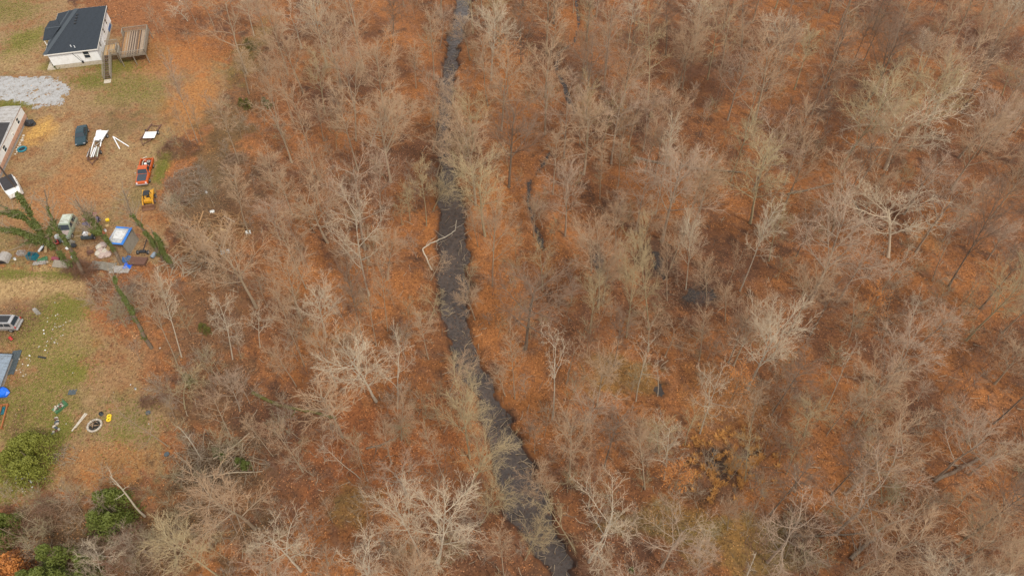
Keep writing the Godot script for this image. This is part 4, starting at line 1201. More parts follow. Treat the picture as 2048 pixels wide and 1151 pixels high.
func build_house():
	var o := thing("white_house", "white house with dark hipped shingle roof beside the gravel drive", "house", Vector3(-81.6, 0, -119.4), deg_to_rad(12.5))
	var W := 8.2
	var D := 13.4
	var H := 3.35
	var s := Shape.new()
	s.box(Vector3(0, 0.3, 0), Vector3(W - 0.06, 1.0, D - 0.06))
	part(o, "foundation", s, M.block)
	s = Shape.new()
	s.box(Vector3(0, 0.8 + (H - 0.8) / 2, 0), Vector3(W, H - 0.8, D), Basis(), 0.02)
	var wall := part(o, "wall", s, M.vinyl)
	s = Shape.new()
	for c in [[-1, -1], [1, -1], [-1, 1], [1, 1]]:
		s = Shape.new()
		s.box(Vector3(c[0] * W / 2, 0.8 + (H - 0.8) / 2, c[1] * D / 2), Vector3(0.14, H - 0.82, 0.14))
		part(wall, "corner_trim", s, M.bright_white)
	# roof: low hip, ridge front to back, gabled porch wing on the left
	var ov := 0.45
	var x0 := -W / 2 - ov
	var x1 := W / 2 + ov
	var z0 := -D / 2 - ov
	var z1 := D / 2 + ov
	var e := H
	var rh := H + 0.5
	s = Shape.new()
	var A := Vector3(x0, e, z0)
	var B := Vector3(x1, e, z0)
	var C := Vector3(x1, e, z1)
	var Dd := Vector3(x0, e, z1)
	var Bu := Vector3(x1, rh, z0)
	var P := Vector3(x0 + 3.6, rh, z0)
	var under := Vector3(0, e - 6, 0)
	s.quad(P, Bu, C, Dd, under); s.tri(P, Dd, A, under)
	s.quad(A, B, C, Dd, Vector3(0, 20, 0)); s.quad(A, P, Bu, B, Vector3(0, e, 0))
	var roof := part(o, "roof", s, M.shingle)
	s = Shape.new()
	s.tri(C - Vector3(ov + 0.02, 0, ov), Bu + Vector3(-ov - 0.02, -0.06, ov), B + Vector3(-ov - 0.02, 0, ov), Vector3.ZERO)
	part(wall, "gable_fill", s, M.vinyl)
	s = Shape.new()
	s.bar(P + Vector3(0, 0.02, 0), Dd + Vector3(0.1, 0.02, 0), 0.75, 0.03)
	part(roof, "valley_strip", s, M.shingle_edge)
	s = Shape.new()
	s.bar(P.lerp(A, 0.38) + Vector3(0, 0.03, 0), A.lerp(Dd, 0.72) + Vector3(0.1, 0.03, 0), 0.3, 0.03)
	part(roof, "valley_strip", s, M.shingle_edge)
	s = Shape.new()
	for q in [[A, P], [P, Bu], [Bu, C], [C, Dd], [Dd, A]]: s.bar(q[0] - Vector3(0, 0.1, 0), q[1] - Vector3(0, 0.1, 0), 0.06, 0.18)
	part(roof, "fascia", s, M.trim)
	# porch wing roof
	s = Shape.new()
	var pz0 := -4.6
	var pz1 := 2.2
	var px := x0 - 1.1
	var P0 := Vector3(px, e - 0.03, pz0)
	var P1 := Vector3(px, e - 0.03, pz1)
	var mid := (pz0 + pz1) / 2
	var g0 := Vector3(px, e + 0.45, mid)
	var g1 := Vector3(x0 + 1.6, e + 0.48, mid)
	s.quad(P0, g0, g1, Vector3(x0 + 0.4, e + 0.1, pz0), under); s.quad(g0, P1, Vector3(x0 + 0.4, e + 0.1, pz1), g1, under)
	s.tri(P0, g0, P1, Vector3(0, e, mid)); s.quad(P0, P1, Vector3(x0, e - 0.03, pz1), Vector3(x0, e - 0.03, pz0), Vector3(0, 20, 0))
	var porch := part(o, "porch_roof", s, M.shingle)
	s = Shape.new()
	s.bar(g0 + Vector3(0, 0.02, 0), g1 + Vector3(0, 0.02, 0), 0.3, 0.03)
	part(porch, "ridge_cap", s, M.shingle_edge)
	s = Shape.new()
	for z in [pz0 + 0.2, mid, pz1 - 0.2]:
		s = Shape.new()
		s.box(Vector3(px + 0.2, (e - 0.03) / 2, z), Vector3(0.14, e - 0.06, 0.14))
		part(o, "porch_post", s, M.trim)
	s = Shape.new()
	s.box(Vector3(-W / 2 - 0.75, 0.1, 1.4), Vector3(1.4, 0.36, D - 2.6), Basis(), 0.02)
	part(o, "porch_slab", s, M.concrete)
	# vents in a row on the right slope, pipes on the front slope
	for k in 4:
		s = Shape.new()
		var x := -0.5
		var z := -4.9 + k * 0.95
		s.box(Vector3(x, e + 0.5 * (z1 - z) / (z1 - z0) + 0.08, z), Vector3(0.42, 0.2, 0.42), Basis(), 0.05)
		part(roof, "roof_vent", s, M.black)
	for q in [[-0.1, 5.6], [0.6, 5.95]]:
		s = Shape.new()
		s.cyl(Vector3(q[0], e, q[1]), Vector3(q[0], e + 0.45, q[1]), 0.07, 0.07, 8)
		part(roof, "vent_pipe", s, M.bright_white)
	# windows: front wall (+z) and right wall (+x)
	var zf := D / 2
	window(wall, Vector3(1.7, 1.55, zf), Vector3.RIGHT, 0.95, 1.35, Vector3.BACK, M.glass)
	for z in [-4.2, -1.0, 3.6]: window(wall, Vector3(W / 2, 1.75, z + 0.5), Vector3.FORWARD, 0.8, 0.95, Vector3.RIGHT, M.glass)
	s = Shape.new()
	s.box(Vector3(W / 2 + 0.04, 1.75, 1.2), Vector3(0.08, 2.0, 0.95), Basis(), 0.015)
	var door := part(o, "door", s, M.bright_white)
	s = Shape.new()
	s.blob(Vector3(W / 2 + 0.12, 1.7, 0.85), Vector3.ONE * 0.05, rng, 0.0, 6, 4)
	part(door, "handle", s, M.chrome)
	s = Shape.new()
	s.box(Vector3(W / 2 + 0.03, 0.75, -4.6), Vector3(0.05, 0.6, 2.4))
	part(o, "basement_panel", s, M.blue_paint)
	s = Shape.new()
	s.tube([Vector3(-0.2, H - 0.2, zf + 0.06), Vector3(0.55, 1.5, zf + 0.06), Vector3(0.9, 0.95, zf + 0.06)], [0.03, 0.03, 0.03], 6)
	s.box(Vector3(0.95, 0.95, zf + 0.09), Vector3(0.3, 0.4, 0.16))
	part(o, "meter_cable", s, M.black)
	s = Shape.new()
	s.cyl(Vector3(1.0, 1.3, zf + 0.07), Vector3(0.6, 2.4, zf + 0.07), 0.03, 0.03, 6)
	part(o, "conduit", s, M.skirt)

func build_deck():
	rng.seed = 91
	var o := thing("wooden_deck", "weathered wooden deck with railings and stairs attached to the white house", "deck", Vector3(-70.7, 0, -117.5), deg_to_rad(14))
	var W := 4.5
	var D := 8.4
	var H := 2.0
	var mats := [M.plank_a, M.plank_b, M.plank_c, M.plank_d, M.plank_a, M.plank_b]
	var n := 22
	var plank := Shape.new()
	plank.box(Vector3.ZERO, Vector3(W / n - 0.02, 0.04, D), Basis(), 0.006)
	var pm := plank.mesh(M.plank_a)
	for k in n:
		var mm: Material = mats[rng.randi() % 6]
		if k < 7 and rng.randf() < 0.6: mm = M.plank_c
		copy_of(o, "plank", pm, Transform3D(Basis(), Vector3(-W / 2 + (k + 0.5) * W / n, H + rng.randf_range(-0.006, 0.006), rng.randf_range(-0.03, 0.03))), mm)
	# landing between deck and house
	var lp := Shape.new()
	lp.box(Vector3.ZERO, Vector3(0.14, 0.04, 3.4), Basis(), 0.006)
	var lm := lp.mesh(M.plank_c)
	var ox := -4.05
	for k in 15: copy_of(o, "plank", lm, Transform3D(Basis(), Vector3(ox - 1.1 + k * 0.155, H - 0.1, 1.1)), [M.plank_c, M.plank_b, M.lumber][rng.randi() % 3])
	var j := Shape.new()
	for z in [-D / 2 + 0.1, 0.0, D / 2 - 0.1]: j.box(Vector3(0, H - 0.14, z), Vector3(W, 0.2, 0.06))
	for x in [-W / 2 + 0.05, W / 2 - 0.05]: j.box(Vector3(x, H - 0.14, 0), Vector3(0.06, 0.195, D - 0.3))
	for z in [-0.5, 2.7]: j.box(Vector3(ox, H - 0.24, z), Vector3(2.3, 0.2, 0.06))
	part(o, "joists", j, M.deck_grey)
	for x in [-W / 2, 0.0, W / 2]:
		for z in [-D / 2, D / 2]:
			var p := Shape.new()
			p.box(Vector3(x, (H - 0.05) / 2 - 0.1, z), Vector3(0.12, H + 0.1, 0.12))
			part(o, "post", p, M.deck_grey)
	for q in [[ox - 1.1, 2.75], [ox + 1.05, 2.75], [ox + 1.05, -0.5]]:
		var p := Shape.new()
		p.box(Vector3(q[0], H / 2 - 0.15, q[1]), Vector3(0.12, H, 0.12))
		part(o, "post", p, M.deck_grey)
	var runs := [[Vector3(-W / 2, H, D / 2), Vector3(W / 2, H, D / 2)], [Vector3(W / 2, H, D / 2), Vector3(W / 2, H, -D / 2)], [Vector3(W / 2, H, -D / 2), Vector3(-W / 2, H, -D / 2)], [Vector3(-W / 2, H, D / 2), Vector3(-W / 2, H, 1.9)], [Vector3(-W / 2, H, -D / 2), Vector3(-W / 2, H, -2.5)],
		[Vector3(ox + 1.15, H - 0.1, 2.8), Vector3(ox - 0.1, H - 0.1, 2.8)], [Vector3(ox + 1.15, H - 0.1, 2.7), Vector3(ox + 1.15, H - 0.1, 0.6)], [Vector3(ox - 1.1, H - 0.1, -0.6), Vector3(ox + 1.1, H - 0.1, -0.6)]]
	var bal := Shape.new()
	bal.box(Vector3(0, 0.45, 0), Vector3(0.07, 0.85, 0.06))
	var bm := bal.mesh(M.deck_grey)
	for r in runs:
		var rail := Shape.new()
		rail.bar(r[0] + Vector3(0, 0.92, 0), r[1] + Vector3(0, 0.92, 0), 0.13, 0.045)
		rail.bar(r[0] + Vector3(0, 0.12, 0), r[1] + Vector3(0, 0.12, 0), 0.045, 0.08)
		var ro := part(o, "railing", rail, M.deck_grey)
		var L: float = r[0].distance_to(r[1])
		var cnt := int(L / 0.2)
		for k in cnt + 1: copy_of(ro, "baluster", bm, Transform3D(Basis(), r[0].lerp(r[1], float(k) / cnt)))
	# stairs run down towards the camera from the landing
	var st := Vector3(ox - 0.55, H - 0.1, 2.85)
	var en := Vector3(ox - 0.75, 0.05, 7.6)
	var stairs := Shape.new()
	for s in [-0.58, 0.58]: stairs.bar(st + Vector3(s, -0.15, 0), en + Vector3(s, 0, 0), 0.06, 0.28)
	var so := part(o, "stairs", stairs, M.deck_grey)
	var tread := Shape.new()
	tread.box(Vector3.ZERO, Vector3(1.08, 0.04, 0.27), Basis(), 0.006)
	var tm := tread.mesh(M.plank_d)
	for k in 11: copy_of(so, "tread", tm, Transform3D(Basis(), st.lerp(en, (k + 0.5) / 11.0)), [M.plank_d, M.plank_a][k % 2])
	var hr := Shape.new()
	for s in [-0.62, 0.62]:
		hr.bar(st + Vector3(s, 0.85, 0), en + Vector3(s, 0.85, 0), 0.1, 0.05)
		hr.bar(st + Vector3(s, 0.4, 0), en + Vector3(s, 0.4, 0), 0.045, 0.09)
		for k in 4:
			var q := st.lerp(en, k / 3.0) + Vector3(s, 0, 0)
			hr.box(q + Vector3(0, 0.35, 0), Vector3(0.09, 1.0, 0.09))
	part(so, "handrail", hr, M.deck_grey)
	var pad := Shape.new()
	pad.box(en + Vector3(0, 0.0, 0.75), Vector3(1.2, 0.1, 1.1), Basis(), 0.02)
	part(so, "landing_pad", pad, M.concrete)

# ---------------------------------------------------------------- mobile home, camper, pole
func build_mobile_home():
	var far := gp(56.5, 237)
	var near := gp(5, 348)
	var dir := (near - far).normalized()
	var turn := towards(near, far)               # local -z runs to the far end
	var L := 17.5
	var W := 4.0
	var H := 2.55
	var right := Vector3(-dir.z, 0, dir.x) * -1.0
	if right.x < 0: right = -right
	var o := thing("mobile_home", "old white and pink mobile home with half-tarred roof at the left edge", "mobile home", far + dir * L / 2 - right * W / 2, turn)
	var s := Shape.new()
	s.box(Vector3(0, 0.18, 0), Vector3(W - 0.12, 0.66, L - 0.12))
	part(o, "skirting", s, M.skirt)
	s = Shape.new()
	s.box(Vector3(0, 0.5 + (H - 0.5) / 2, 0), Vector3(W, H - 0.5, L), Basis(), 0.03)
	var wall := part(o, "wall", s, M.white)
	s = Shape.new()
	s.box(Vector3(W / 2 + 0.012, 0.86, 0), Vector3(0.03, 0.7, L - 0.04)); s.box(Vector3(0, 0.86, -L / 2 - 0.012), Vector3(W - 0.04, 0.7, 0.03))
	part(wall, "pink_band", s, M.pink_band)
	s = Shape.new()
	s.box(Vector3(W / 2 + 0.015, H - 0.07, 0), Vector3(0.04, 0.12, L))
	part(wall, "eave_trim", s, M.pink_band)
	# roof: near part tarred, far end bare metal sheets
	var cut := -L / 2 + 4.4
	s = Shape.new()
	s.loft([[Vector3(-W / 2 - 0.08, H, -L / 2 - 0.08), Vector3(W / 2 + 0.08, H, -L / 2 - 0.08), Vector3(W / 2 + 0.08, H + 0.06, -L / 2 - 0.08), Vector3(0, H + 0.22, -L / 2 - 0.08), Vector3(-W / 2 - 0.08, H + 0.06, -L / 2 - 0.08)], [Vector3(-W / 2 - 0.08, H, L / 2), Vector3(W / 2 + 0.08, H, L / 2), Vector3(W / 2 + 0.08, H + 0.06, L / 2), Vector3(0, H + 0.22, L / 2), Vector3(-W / 2 - 0.08, H + 0.06, L / 2)]])
	var roof := part(o, "roof", s, M.roof_metal)
	for k in 5:
		s = Shape.new()
		for sd in [-1, 1]: s.bar(Vector3(sd * (W / 2 + 0.05), H + 0.085, -L / 2 + 0.3 + k * 0.9), Vector3(0, H + 0.245, -L / 2 + 0.3 + k * 0.9), 0.05, 0.03)
		part(roof, "seam", s, M.roof_metal)
	s = Shape.new()
	for sd in [-1, 1]: s.slab(Vector3(0, H + 0.25, cut), Vector3(0, H + 0.25, L / 2), Vector3(sd * (W / 2 + 0.06), H + 0.09, L / 2), Vector3(sd * (W / 2 - 0.35), H + 0.115, cut), 0.03)
	part(roof, "tar_sheet", s, M.roof_tar)
	for q in [[0.2, cut + 1.0], [-0.2, cut + 2.0]]:
		s = Shape.new()
		s.cyl(Vector3(q[0], H + 0.2, q[1]), Vector3(q[0], H + 0.45, q[1]), 0.14, 0.11, 8)
		part(roof, "vent_cap", s, M.bright_white)
	for q in [[-L / 2 + 2.6, 0.75, 0.95], [-L / 2 + 6.0, 0.3, 0.35], [-L / 2 + 9.6, 0.85, 0.95], [-L / 2 + 13.0, 0.8, 0.9]]:
		window(wall, Vector3(W / 2, 1.35, q[0] + q[1]), Vector3.FORWARD, q[1], q[2], Vector3.RIGHT, M.glass)
	s = Shape.new()
	s.box(Vector3(W / 2 + 0.04, 1.45, L / 2 - 2.4), Vector3(0.07, 1.85, 0.85), Basis(), 0.015)
	var door := part(o, "door", s, M.trim)
	s = Shape.new()
	s.box(Vector3(W / 2 + 0.1, 1.4, L / 2 - 2.1), Vector3(0.05, 0.05, 0.1))
	part(door, "handle", s, M.chrome)
	# things along its side
	s = Shape.new()
	s.blob(Vector3.ZERO, Vector3(0.95, 0.6, 0.75), rng, 0.15, 10, 6, -0.3)
	single("covered_grill", s, M.black, "black covered heap against the far corner of the mobile home", "cover", gr(61, 249) + Vector3(0, 0.25, 0))
	s = Shape.new()
	var ring := []
	for k in 17: ring.append(Vector3(cos(TAU * k / 16), 0, sin(TAU * k / 16)))
	var tp := []
	var tr := []
	for q in ring:
		tp.append(q * 0.62 + Vector3(0, 0.14, 0)); tr.append(0.16)
	s.tube(tp, tr, 8)
	var pl := thing("wading_pool", "round teal plastic tub on the grass beside the mobile home", "tub", gr(44, 299))
	part(pl, "rim", s, M.teal)
	s = Shape.new()
	var disc := []
	for q in ring.slice(0, 16): disc.append(q * 0.55 + Vector3(0, 0.08, 0))
	s.fan(disc, Vector3(0, -5, 0))
	part(pl, "bottom", s, M.black)
	for k in 9:
		s = Shape.new()
		s.blob(Vector3.ZERO, Vector3(0.2, 0.16, 0.18) * rng.randf_range(0.8, 1.5), rng, 0.2, 7, 5, -0.5)
		single("stone", s, M.bag_pale, "rounded pale stone in the row along the mobile home's skirting", "stone", gr(45 - k * 1.7, 272 + k * 4.6) + Vector3(rng.randf_range(-0.1, 0.2), 0.08, 0), 0, "stones along the mobile home")
	# small camper trailer
	var cw := 2.1
	var cl := 4.4
	var cb := gr(30, 384)
	var cam := thing("camper_trailer", "small rounded white camper with dark roof below the mobile home", "camper", cb, deg_to_rad(40))
	s = Shape.new()
	var secs := []
	for q in [[-cl / 2, 0.8, 1.5, 0.80], [-cl / 2 + 0.35, 0.5, 1.95, 0.95], [-1.0, 0.45, 2.1, 1.0], [1.0, 0.45, 2.1, 1.0], [cl / 2 - 0.35, 0.5, 1.95, 0.95], [cl / 2, 0.8, 1.5, 0.80]]:
		var hw: float = cw / 2 * q[3]
		secs.append([Vector3(-hw, q[1], q[0]), Vector3(hw, q[1], q[0]), Vector3(hw, q[2] - 0.12, q[0]), Vector3(hw - 0.12, q[2], q[0]), Vector3(-hw + 0.12, q[2], q[0]), Vector3(-hw, q[2] - 0.12, q[0])])
	s.loft(secs)
	part(cam, "body", s, M.white)
	s = Shape.new()
	s.loft([[Vector3(-0.95, 2.105, -1.7), Vector3(0.95, 2.105, -1.7), Vector3(0.95, 2.16, -1.6), Vector3(-0.95, 2.16, -1.6)], [Vector3(-0.95, 2.105, 1.7), Vector3(0.95, 2.105, 1.7), Vector3(0.95, 2.16, 1.6), Vector3(-0.95, 2.16, 1.6)]])
	part(cam, "roof_cover", s, M.roof_tar)
	for z in [-1.2, 0.3]: window(cam, Vector3(cw / 2, 1.2, z + 0.4), Vector3.FORWARD, 0.5, 0.45, Vector3.RIGHT, M.glass)
	wheels(cam, [[0.95, 0.2], [-0.95, 0.2]], 0.3, 0.2)
	# utility pole
	var pole := thing("utility_pole", "dark leaning-looking utility pole at the left edge by the camper", "pole", gr(43, 392))
	s = Shape.new()
	s.cyl(Vector3(0, -0.5, 0), Vector3(0, 9.5, 0), 0.15, 0.11, 9)
	part(pole, "mast", s, M.pole)
	s = Shape.new()
	s.box(Vector3(0, 9.0, 0), Vector3(2.2, 0.11, 0.09))
	part(pole, "crossarm", s, M.pole)

# ---------------------------------------------------------------- vehicles
func wheels(o: Node, at: Array, r := 0.33, w := 0.22):
	var ty := Shape.new()
	ty.tube([Vector3(-w / 2, 0, 0), Vector3(-w / 2, 0, 0) + Vector3(0.001, 0, 0), Vector3(-w * 0.38, 0, 0), Vector3(w * 0.38, 0, 0), Vector3(w / 2, 0, 0)], [r * 0.6, r * 0.86, r, r, r * 0.86], 14)
	var tm := ty.mesh(M.rubber)
	var rim := Shape.new()
	rim.cyl(Vector3(-w * 0.46, 0, 0), Vector3(w * 0.46, 0, 0), r * 0.62, r * 0.62, 12)
	var rm := rim.mesh(M.rim)
	for q in at:
		var wh := copy_of(o, "wheel", tm, Transform3D(Basis(), Vector3(q[0], r, q[1])))
		copy_of(wh, "rim", rm, Transform3D())

func body_rings(st: Array) -> Array:                          # z, low, high, half width, shoulder
	var out := []
	for q in st:
		var w: float = q[3]
		var lo: float = q[1]
		var hi: float = q[2]
		out.append([Vector3(-w * 0.92, lo, q[0]), Vector3(w * 0.92, lo, q[0]), Vector3(w, lerpf(lo, hi, 0.45), q[0]), Vector3(w * 0.985, lerpf(lo, hi, 0.8), q[0]), Vector3(w * 0.9, hi, q[0]), Vector3(w * 0.45, hi + 0.025, q[0]), Vector3(-w * 0.45, hi + 0.025, q[0]), Vector3(-w * 0.9, hi, q[0]), Vector3(-w * 0.985, lerpf(lo, hi, 0.8), q[0]), Vector3(-w, lerpf(lo, hi, 0.45), q[0])])
	return out
func cabin(o: Node, m: Material, yb: float, yt: float, zb0: float, zt0: float, zt1: float, zb1: float, wb: float, wt: float, splits: Array):
	var s := Shape.new()
	var ring := func(y, z0, z1, w): return [Vector3(-w, y, z0), Vector3(w, y, z0), Vector3(w, y, z1), Vector3(-w, y, z1)]
	s.loft([ring.call(yb - 0.05, zb0, zb1, wb), ring.call(yt - 0.05, zt0, zt1, wt), ring.call(yt, zt0 + 0.12, zt1 - 0.12, wt - 0.1)])
	part(o, "cabin", s, m)
	var at := func(sx, u, t):
		var y := lerpf(yb - 0.05, yt - 0.05, t)
		return Vector3(sx * lerpf(wb, wt, t), y, lerpf(lerpf(zb0, zt0, t), lerpf(zb1, zt1, t), u))
	var pane := func(called, a, b, c, d, away):
		var g := Shape.new()
		var nrm: Vector3 = (b - a).cross(c - a).normalized()
		if nrm.dot(a - away) < 0: nrm = -nrm
		g.slab(a + nrm * 0.012, b + nrm * 0.012, c + nrm * 0.012, d + nrm * 0.012, 0.02)
		part(o, called, g, M.glass)
	var mid := Vector3(0, yb, (zb0 + zb1) / 2)
	var F := func(sx, t): return Vector3(sx * lerpf(wb, wt, t) * 0.9, lerpf(yb - 0.05, yt - 0.05, t), lerpf(zb0, zt0, t))
	var R := func(sx, t): return Vector3(sx * lerpf(wb, wt, t) * 0.88, lerpf(yb - 0.05, yt - 0.05, t), lerpf(zb1, zt1, t))
	pane.call("windshield", F.call(-1, 0.14), F.call(1, 0.14), F.call(1, 0.92), F.call(-1, 0.92), mid)
	pane.call("rear_window", R.call(-1, 0.2), R.call(1, 0.2), R.call(1, 0.9), R.call(-1, 0.9), mid)
	for sx in [-1, 1]:
		for k in splits.size() - 1:
			pane.call("side_window", at.call(sx, splits[k] + 0.02, 0.18), at.call(sx, splits[k + 1] - 0.02, 0.18), at.call(sx, splits[k + 1] - 0.02, 0.88), at.call(sx, splits[k] + 0.02, 0.88), mid)
func lamps(o: Node, called: String, m: Material, x: float, y: float, z: float, sz: Vector3):
	for sx in [-1, 1]:
		var s := Shape.new()
		s.box(Vector3(sx * x, y, z), sz, Basis(), 0.02)
		part(o, called, s, m)

func build_vehicles():
	rng.seed = 131
	# dark teal sedan
	var a := gr(168, 257)
	var b := gr(163, 295)
	var o := thing("parked_car", "dark teal sedan parked on the upper yard", "car", (a + b) / 2, towards(a, b))
	var s := Shape.new()
	s.loft(body_rings([[-2.45, 0.4, 0.6, 0.66], [-2.3, 0.28, 0.7, 0.82], [-1.6, 0.22, 0.80, 0.89], [-0.9, 0.2, 0.88, 0.91], [0.9, 0.2, 0.92, 0.91], [1.6, 0.22, 0.94, 0.89], [2.25, 0.28, 0.92, 0.82], [2.42, 0.4, 0.75, 0.7]]))
	part(o, "body", s, M.teal_car)
	cabin(o, M.teal_car, 0.93, 1.42, -1.0, -0.25, 0.95, 1.65, 0.80, 0.62, [0.1, 0.48, 0.88])
	wheels(o, [[0.8, -1.45], [-0.8, -1.45], [0.8, 1.45], [-0.8, 1.45]])
	lamps(o, "headlight", M.chrome, 0.62, 0.62, -2.36, Vector3(0.32, 0.13, 0.12))
	lamps(o, "tail_light", M.red, 0.6, 0.72, 2.34, Vector3(0.3, 0.14, 0.12))
	lamps(o, "mirror", M.teal_car, 0.97, 0.98, -0.7, Vector3(0.18, 0.13, 0.1))
	# orange pickup with black hood, bed full of junk
	a = gr(298, 327)
	b = gr(286, 374)
	o = thing("pickup_truck", "orange pickup truck with black hood and loaded bed facing the camera", "truck", (a + b) / 2, towards(a, b))
	s = Shape.new()
	s.loft(body_rings([[-2.7, 0.45, 0.85, 0.80], [-2.55, 0.4, 0.98, 0.92], [-1.0, 0.38, 1.06, 0.97], [0.35, 0.38, 1.08, 0.97]]))
	part(o, "body", s, M.orange_car)
	s = Shape.new()
	s.slab(Vector3(-0.68, 1.035, -2.45), Vector3(0.68, 1.035, -2.45), Vector3(0.72, 1.115, -0.95), Vector3(-0.72, 1.115, -0.95), 0.03)
	part(o, "hood", s, M.hood_black)
	cabin(o, M.orange_car, 1.1, 1.72, -0.95, -0.35, 0.55, 0.72, 0.88, 0.70, [0.12, 0.86])
	s = Shape.new()
	s.box(Vector3(0, 0.62, 1.75), Vector3(1.86, 0.1, 2.3))
	for sx in [-1, 1]: s.box(Vector3(sx * 0.92, 0.86, 1.78), Vector3(0.16, 0.5, 2.36), Basis(), 0.03)
	s.box(Vector3(0, 0.86, 0.68), Vector3(1.7, 0.48, 0.08)); s.box(Vector3(0, 0.8, 2.9), Vector3(1.7, 0.38, 0.08))
	part(o, "bed", s, M.orange_car)
	s = Shape.new()
	s.box(Vector3(0, 0.68, 1.78), Vector3(1.66, 0.02, 2.1))
	part(o, "bed_floor", s, M.black)
	s = Shape.new()
	s.box(Vector3(0, 0.55, -2.78), Vector3(1.8, 0.2, 0.14), Basis(), 0.03)
	part(o, "bumper", s, M.chrome)
	lamps(o, "headlight", M.bright_white, 0.68, 0.8, -2.68, Vector3(0.24, 0.2, 0.08))
	lamps(o, "mirror", M.chrome, 1.06, 1.2, -0.7, Vector3(0.16, 0.2, 0.08))
	wheels(o, [[0.86, -1.75], [-0.86, -1.75], [0.86, 1.7], [-0.86, 1.7]], 0.38, 0.24)
	var bt := o.transform
	var junk := [["scrap_hub", M.rim, Vector3(-0.25, 0.8, 1.2), "grey scrap wheel in the orange pickup's bed, nearest the cab", 0], ["scrap_box", M.white, Vector3(0.1, 0.8, 1.75), "white box in the middle of the orange pickup's bed", 1], ["scrap_pipe", M.bag_pale, Vector3(0.45, 0.95, 1.9), "bent pale pipe along the orange pickup's bed", 2], ["scrap_hub", M.skirt, Vector3(-0.3, 0.85, 2.3), "dark grey scrap wheel in the orange pickup's bed near the tailgate", 0], ["scrap_box", M.brick_red, Vector3(0.2, 0.8, 2.5), "reddish box in the orange pickup's bed near the tailgate", 1]]
	for q in junk:
		s = Shape.new()
		if q[4] == 0:
			var tp := []
			var tr := []
			for k in 13:
				tp.append(Vector3(cos(TAU * k / 12) * 0.22, 0, sin(TAU * k / 12) * 0.22)); tr.append(0.09)
			s.tube(tp, tr, 7)
		elif q[4] == 1: s.box(Vector3(0, 0.05, 0), Vector3(0.4, 0.3, 0.34), Basis(), 0.04)
		else: s.tube([Vector3(0, 0, -0.8), Vector3(0.05, 0.1, 0), Vector3(-0.1, 0.1, 0.6), Vector3(-0.3, 0, 0.75)], [0.06, 0.06, 0.06, 0.06], 7)
		single(q[0], s, q[1], q[3], "scrap", bt * q[2], o.rotation.y + rng.randf_range(-0.4, 0.4))
	# yellow skid-steer loader
	a = gr(303, 386)
	b = gr(297, 420)
	o = thing("skid_loader", "yellow skid-steer loader with rusty bucket below the orange pickup", "loader", (a + b) / 2, towards(a, b))
	s = Shape.new()
	s.loft([[Vector3(-0.62, 0.35, -0.7), Vector3(0.62, 0.35, -0.7), Vector3(0.62, 0.75, -0.7), Vector3(-0.62, 0.75, -0.7)], [Vector3(-0.62, 0.3, 0.2), Vector3(0.62, 0.3, 0.2), Vector3(0.62, 1.0, 0.2), Vector3(-0.62, 1.0, 0.2)], [Vector3(-0.62, 0.35, 1.45), Vector3(0.62, 0.35, 1.45), Vector3(0.58, 1.15, 1.35), Vector3(-0.58, 1.15, 1.35)]])
	part(o, "body", s, M.yellow)
	s = Shape.new()
	s.box(Vector3(0, 1.72, 0.15), Vector3(0.95, 0.09, 1.05), Basis(), 0.04)
	part(o, "cab_roof", s, M.black)
	s = Shape.new()
	for q in [[-0.43, -0.32], [0.43, -0.32], [-0.43, 0.6], [0.43, 0.6]]: s.box(Vector3(q[0], 1.25, q[1]), Vector3(0.06, 0.9, 0.06))
	part(o, "cab_frame", s, M.black)
	s = Shape.new()
	s.box(Vector3(0, 0.95, 0.2), Vector3(0.5, 0.12, 0.5), Basis(), 0.04); s.box(Vector3(0, 1.2, 0.44), Vector3(0.5, 0.5, 0.1), Basis(), 0.04)
	part(o, "seat", s, M.rubber)
	for sx in [-1, 1]:
		s = Shape.new()
		s.bar(Vector3(sx * 0.74, 1.25, 1.4), Vector3(sx * 0.74, 0.95, -0.6), 0.14, 0.2); s.bar(Vector3(sx * 0.74, 0.95, -0.6), Vector3(sx * 0.74, 0.35, -1.25), 0.14, 0.2)
		part(o, "lift_arm", s, M.yellow)
	s = Shape.new()
	s.loft([[Vector3(-0.92, 0.05, -1.3), Vector3(-0.92, 0.6, -1.3), Vector3(-0.92, 0.55, -1.38), Vector3(-0.92, 0.12, -1.42), Vector3(-0.92, 0.1, -2.0), Vector3(-0.92, 0.05, -2.0)], [Vector3(0.92, 0.05, -1.3), Vector3(0.92, 0.6, -1.3), Vector3(0.92, 0.55, -1.38), Vector3(0.92, 0.12, -1.42), Vector3(0.92, 0.1, -2.0), Vector3(0.92, 0.05, -2.0)]])
	for sx in [-1, 1]: s.slab(Vector3(sx * 0.92, 0.05, -1.3), Vector3(sx * 0.92, 0.6, -1.3), Vector3(sx * 0.92, 0.2, -1.95), Vector3(sx * 0.92, 0.05, -2.0), 0.03)
	part(o, "bucket", s, M.bucket)
	wheels(o, [[0.78, -0.45], [-0.78, -0.45], [0.78, 0.75], [-0.78, 0.75]], 0.36, 0.26)
	# silver SUV at the left edge, rear to the right
	a = gr(45, 653)
	b = gr(-22, 653)
	o = thing("parked_suv", "silver sport utility vehicle with dark sunroof cut by the left edge", "car", (a + b) / 2 + Vector3(-0.25, 0, 0), towards(a, b))
	s = Shape.new()
	s.loft(body_rings([[-2.4, 0.45, 0.85, 0.75], [-2.2, 0.35, 0.98, 0.88], [-1.0, 0.3, 1.08, 0.93], [1.5, 0.3, 1.1, 0.93], [2.2, 0.35, 1.1, 0.9], [2.32, 0.45, 0.95, 0.86]]))
	part(o, "body", s, M.silver_car)
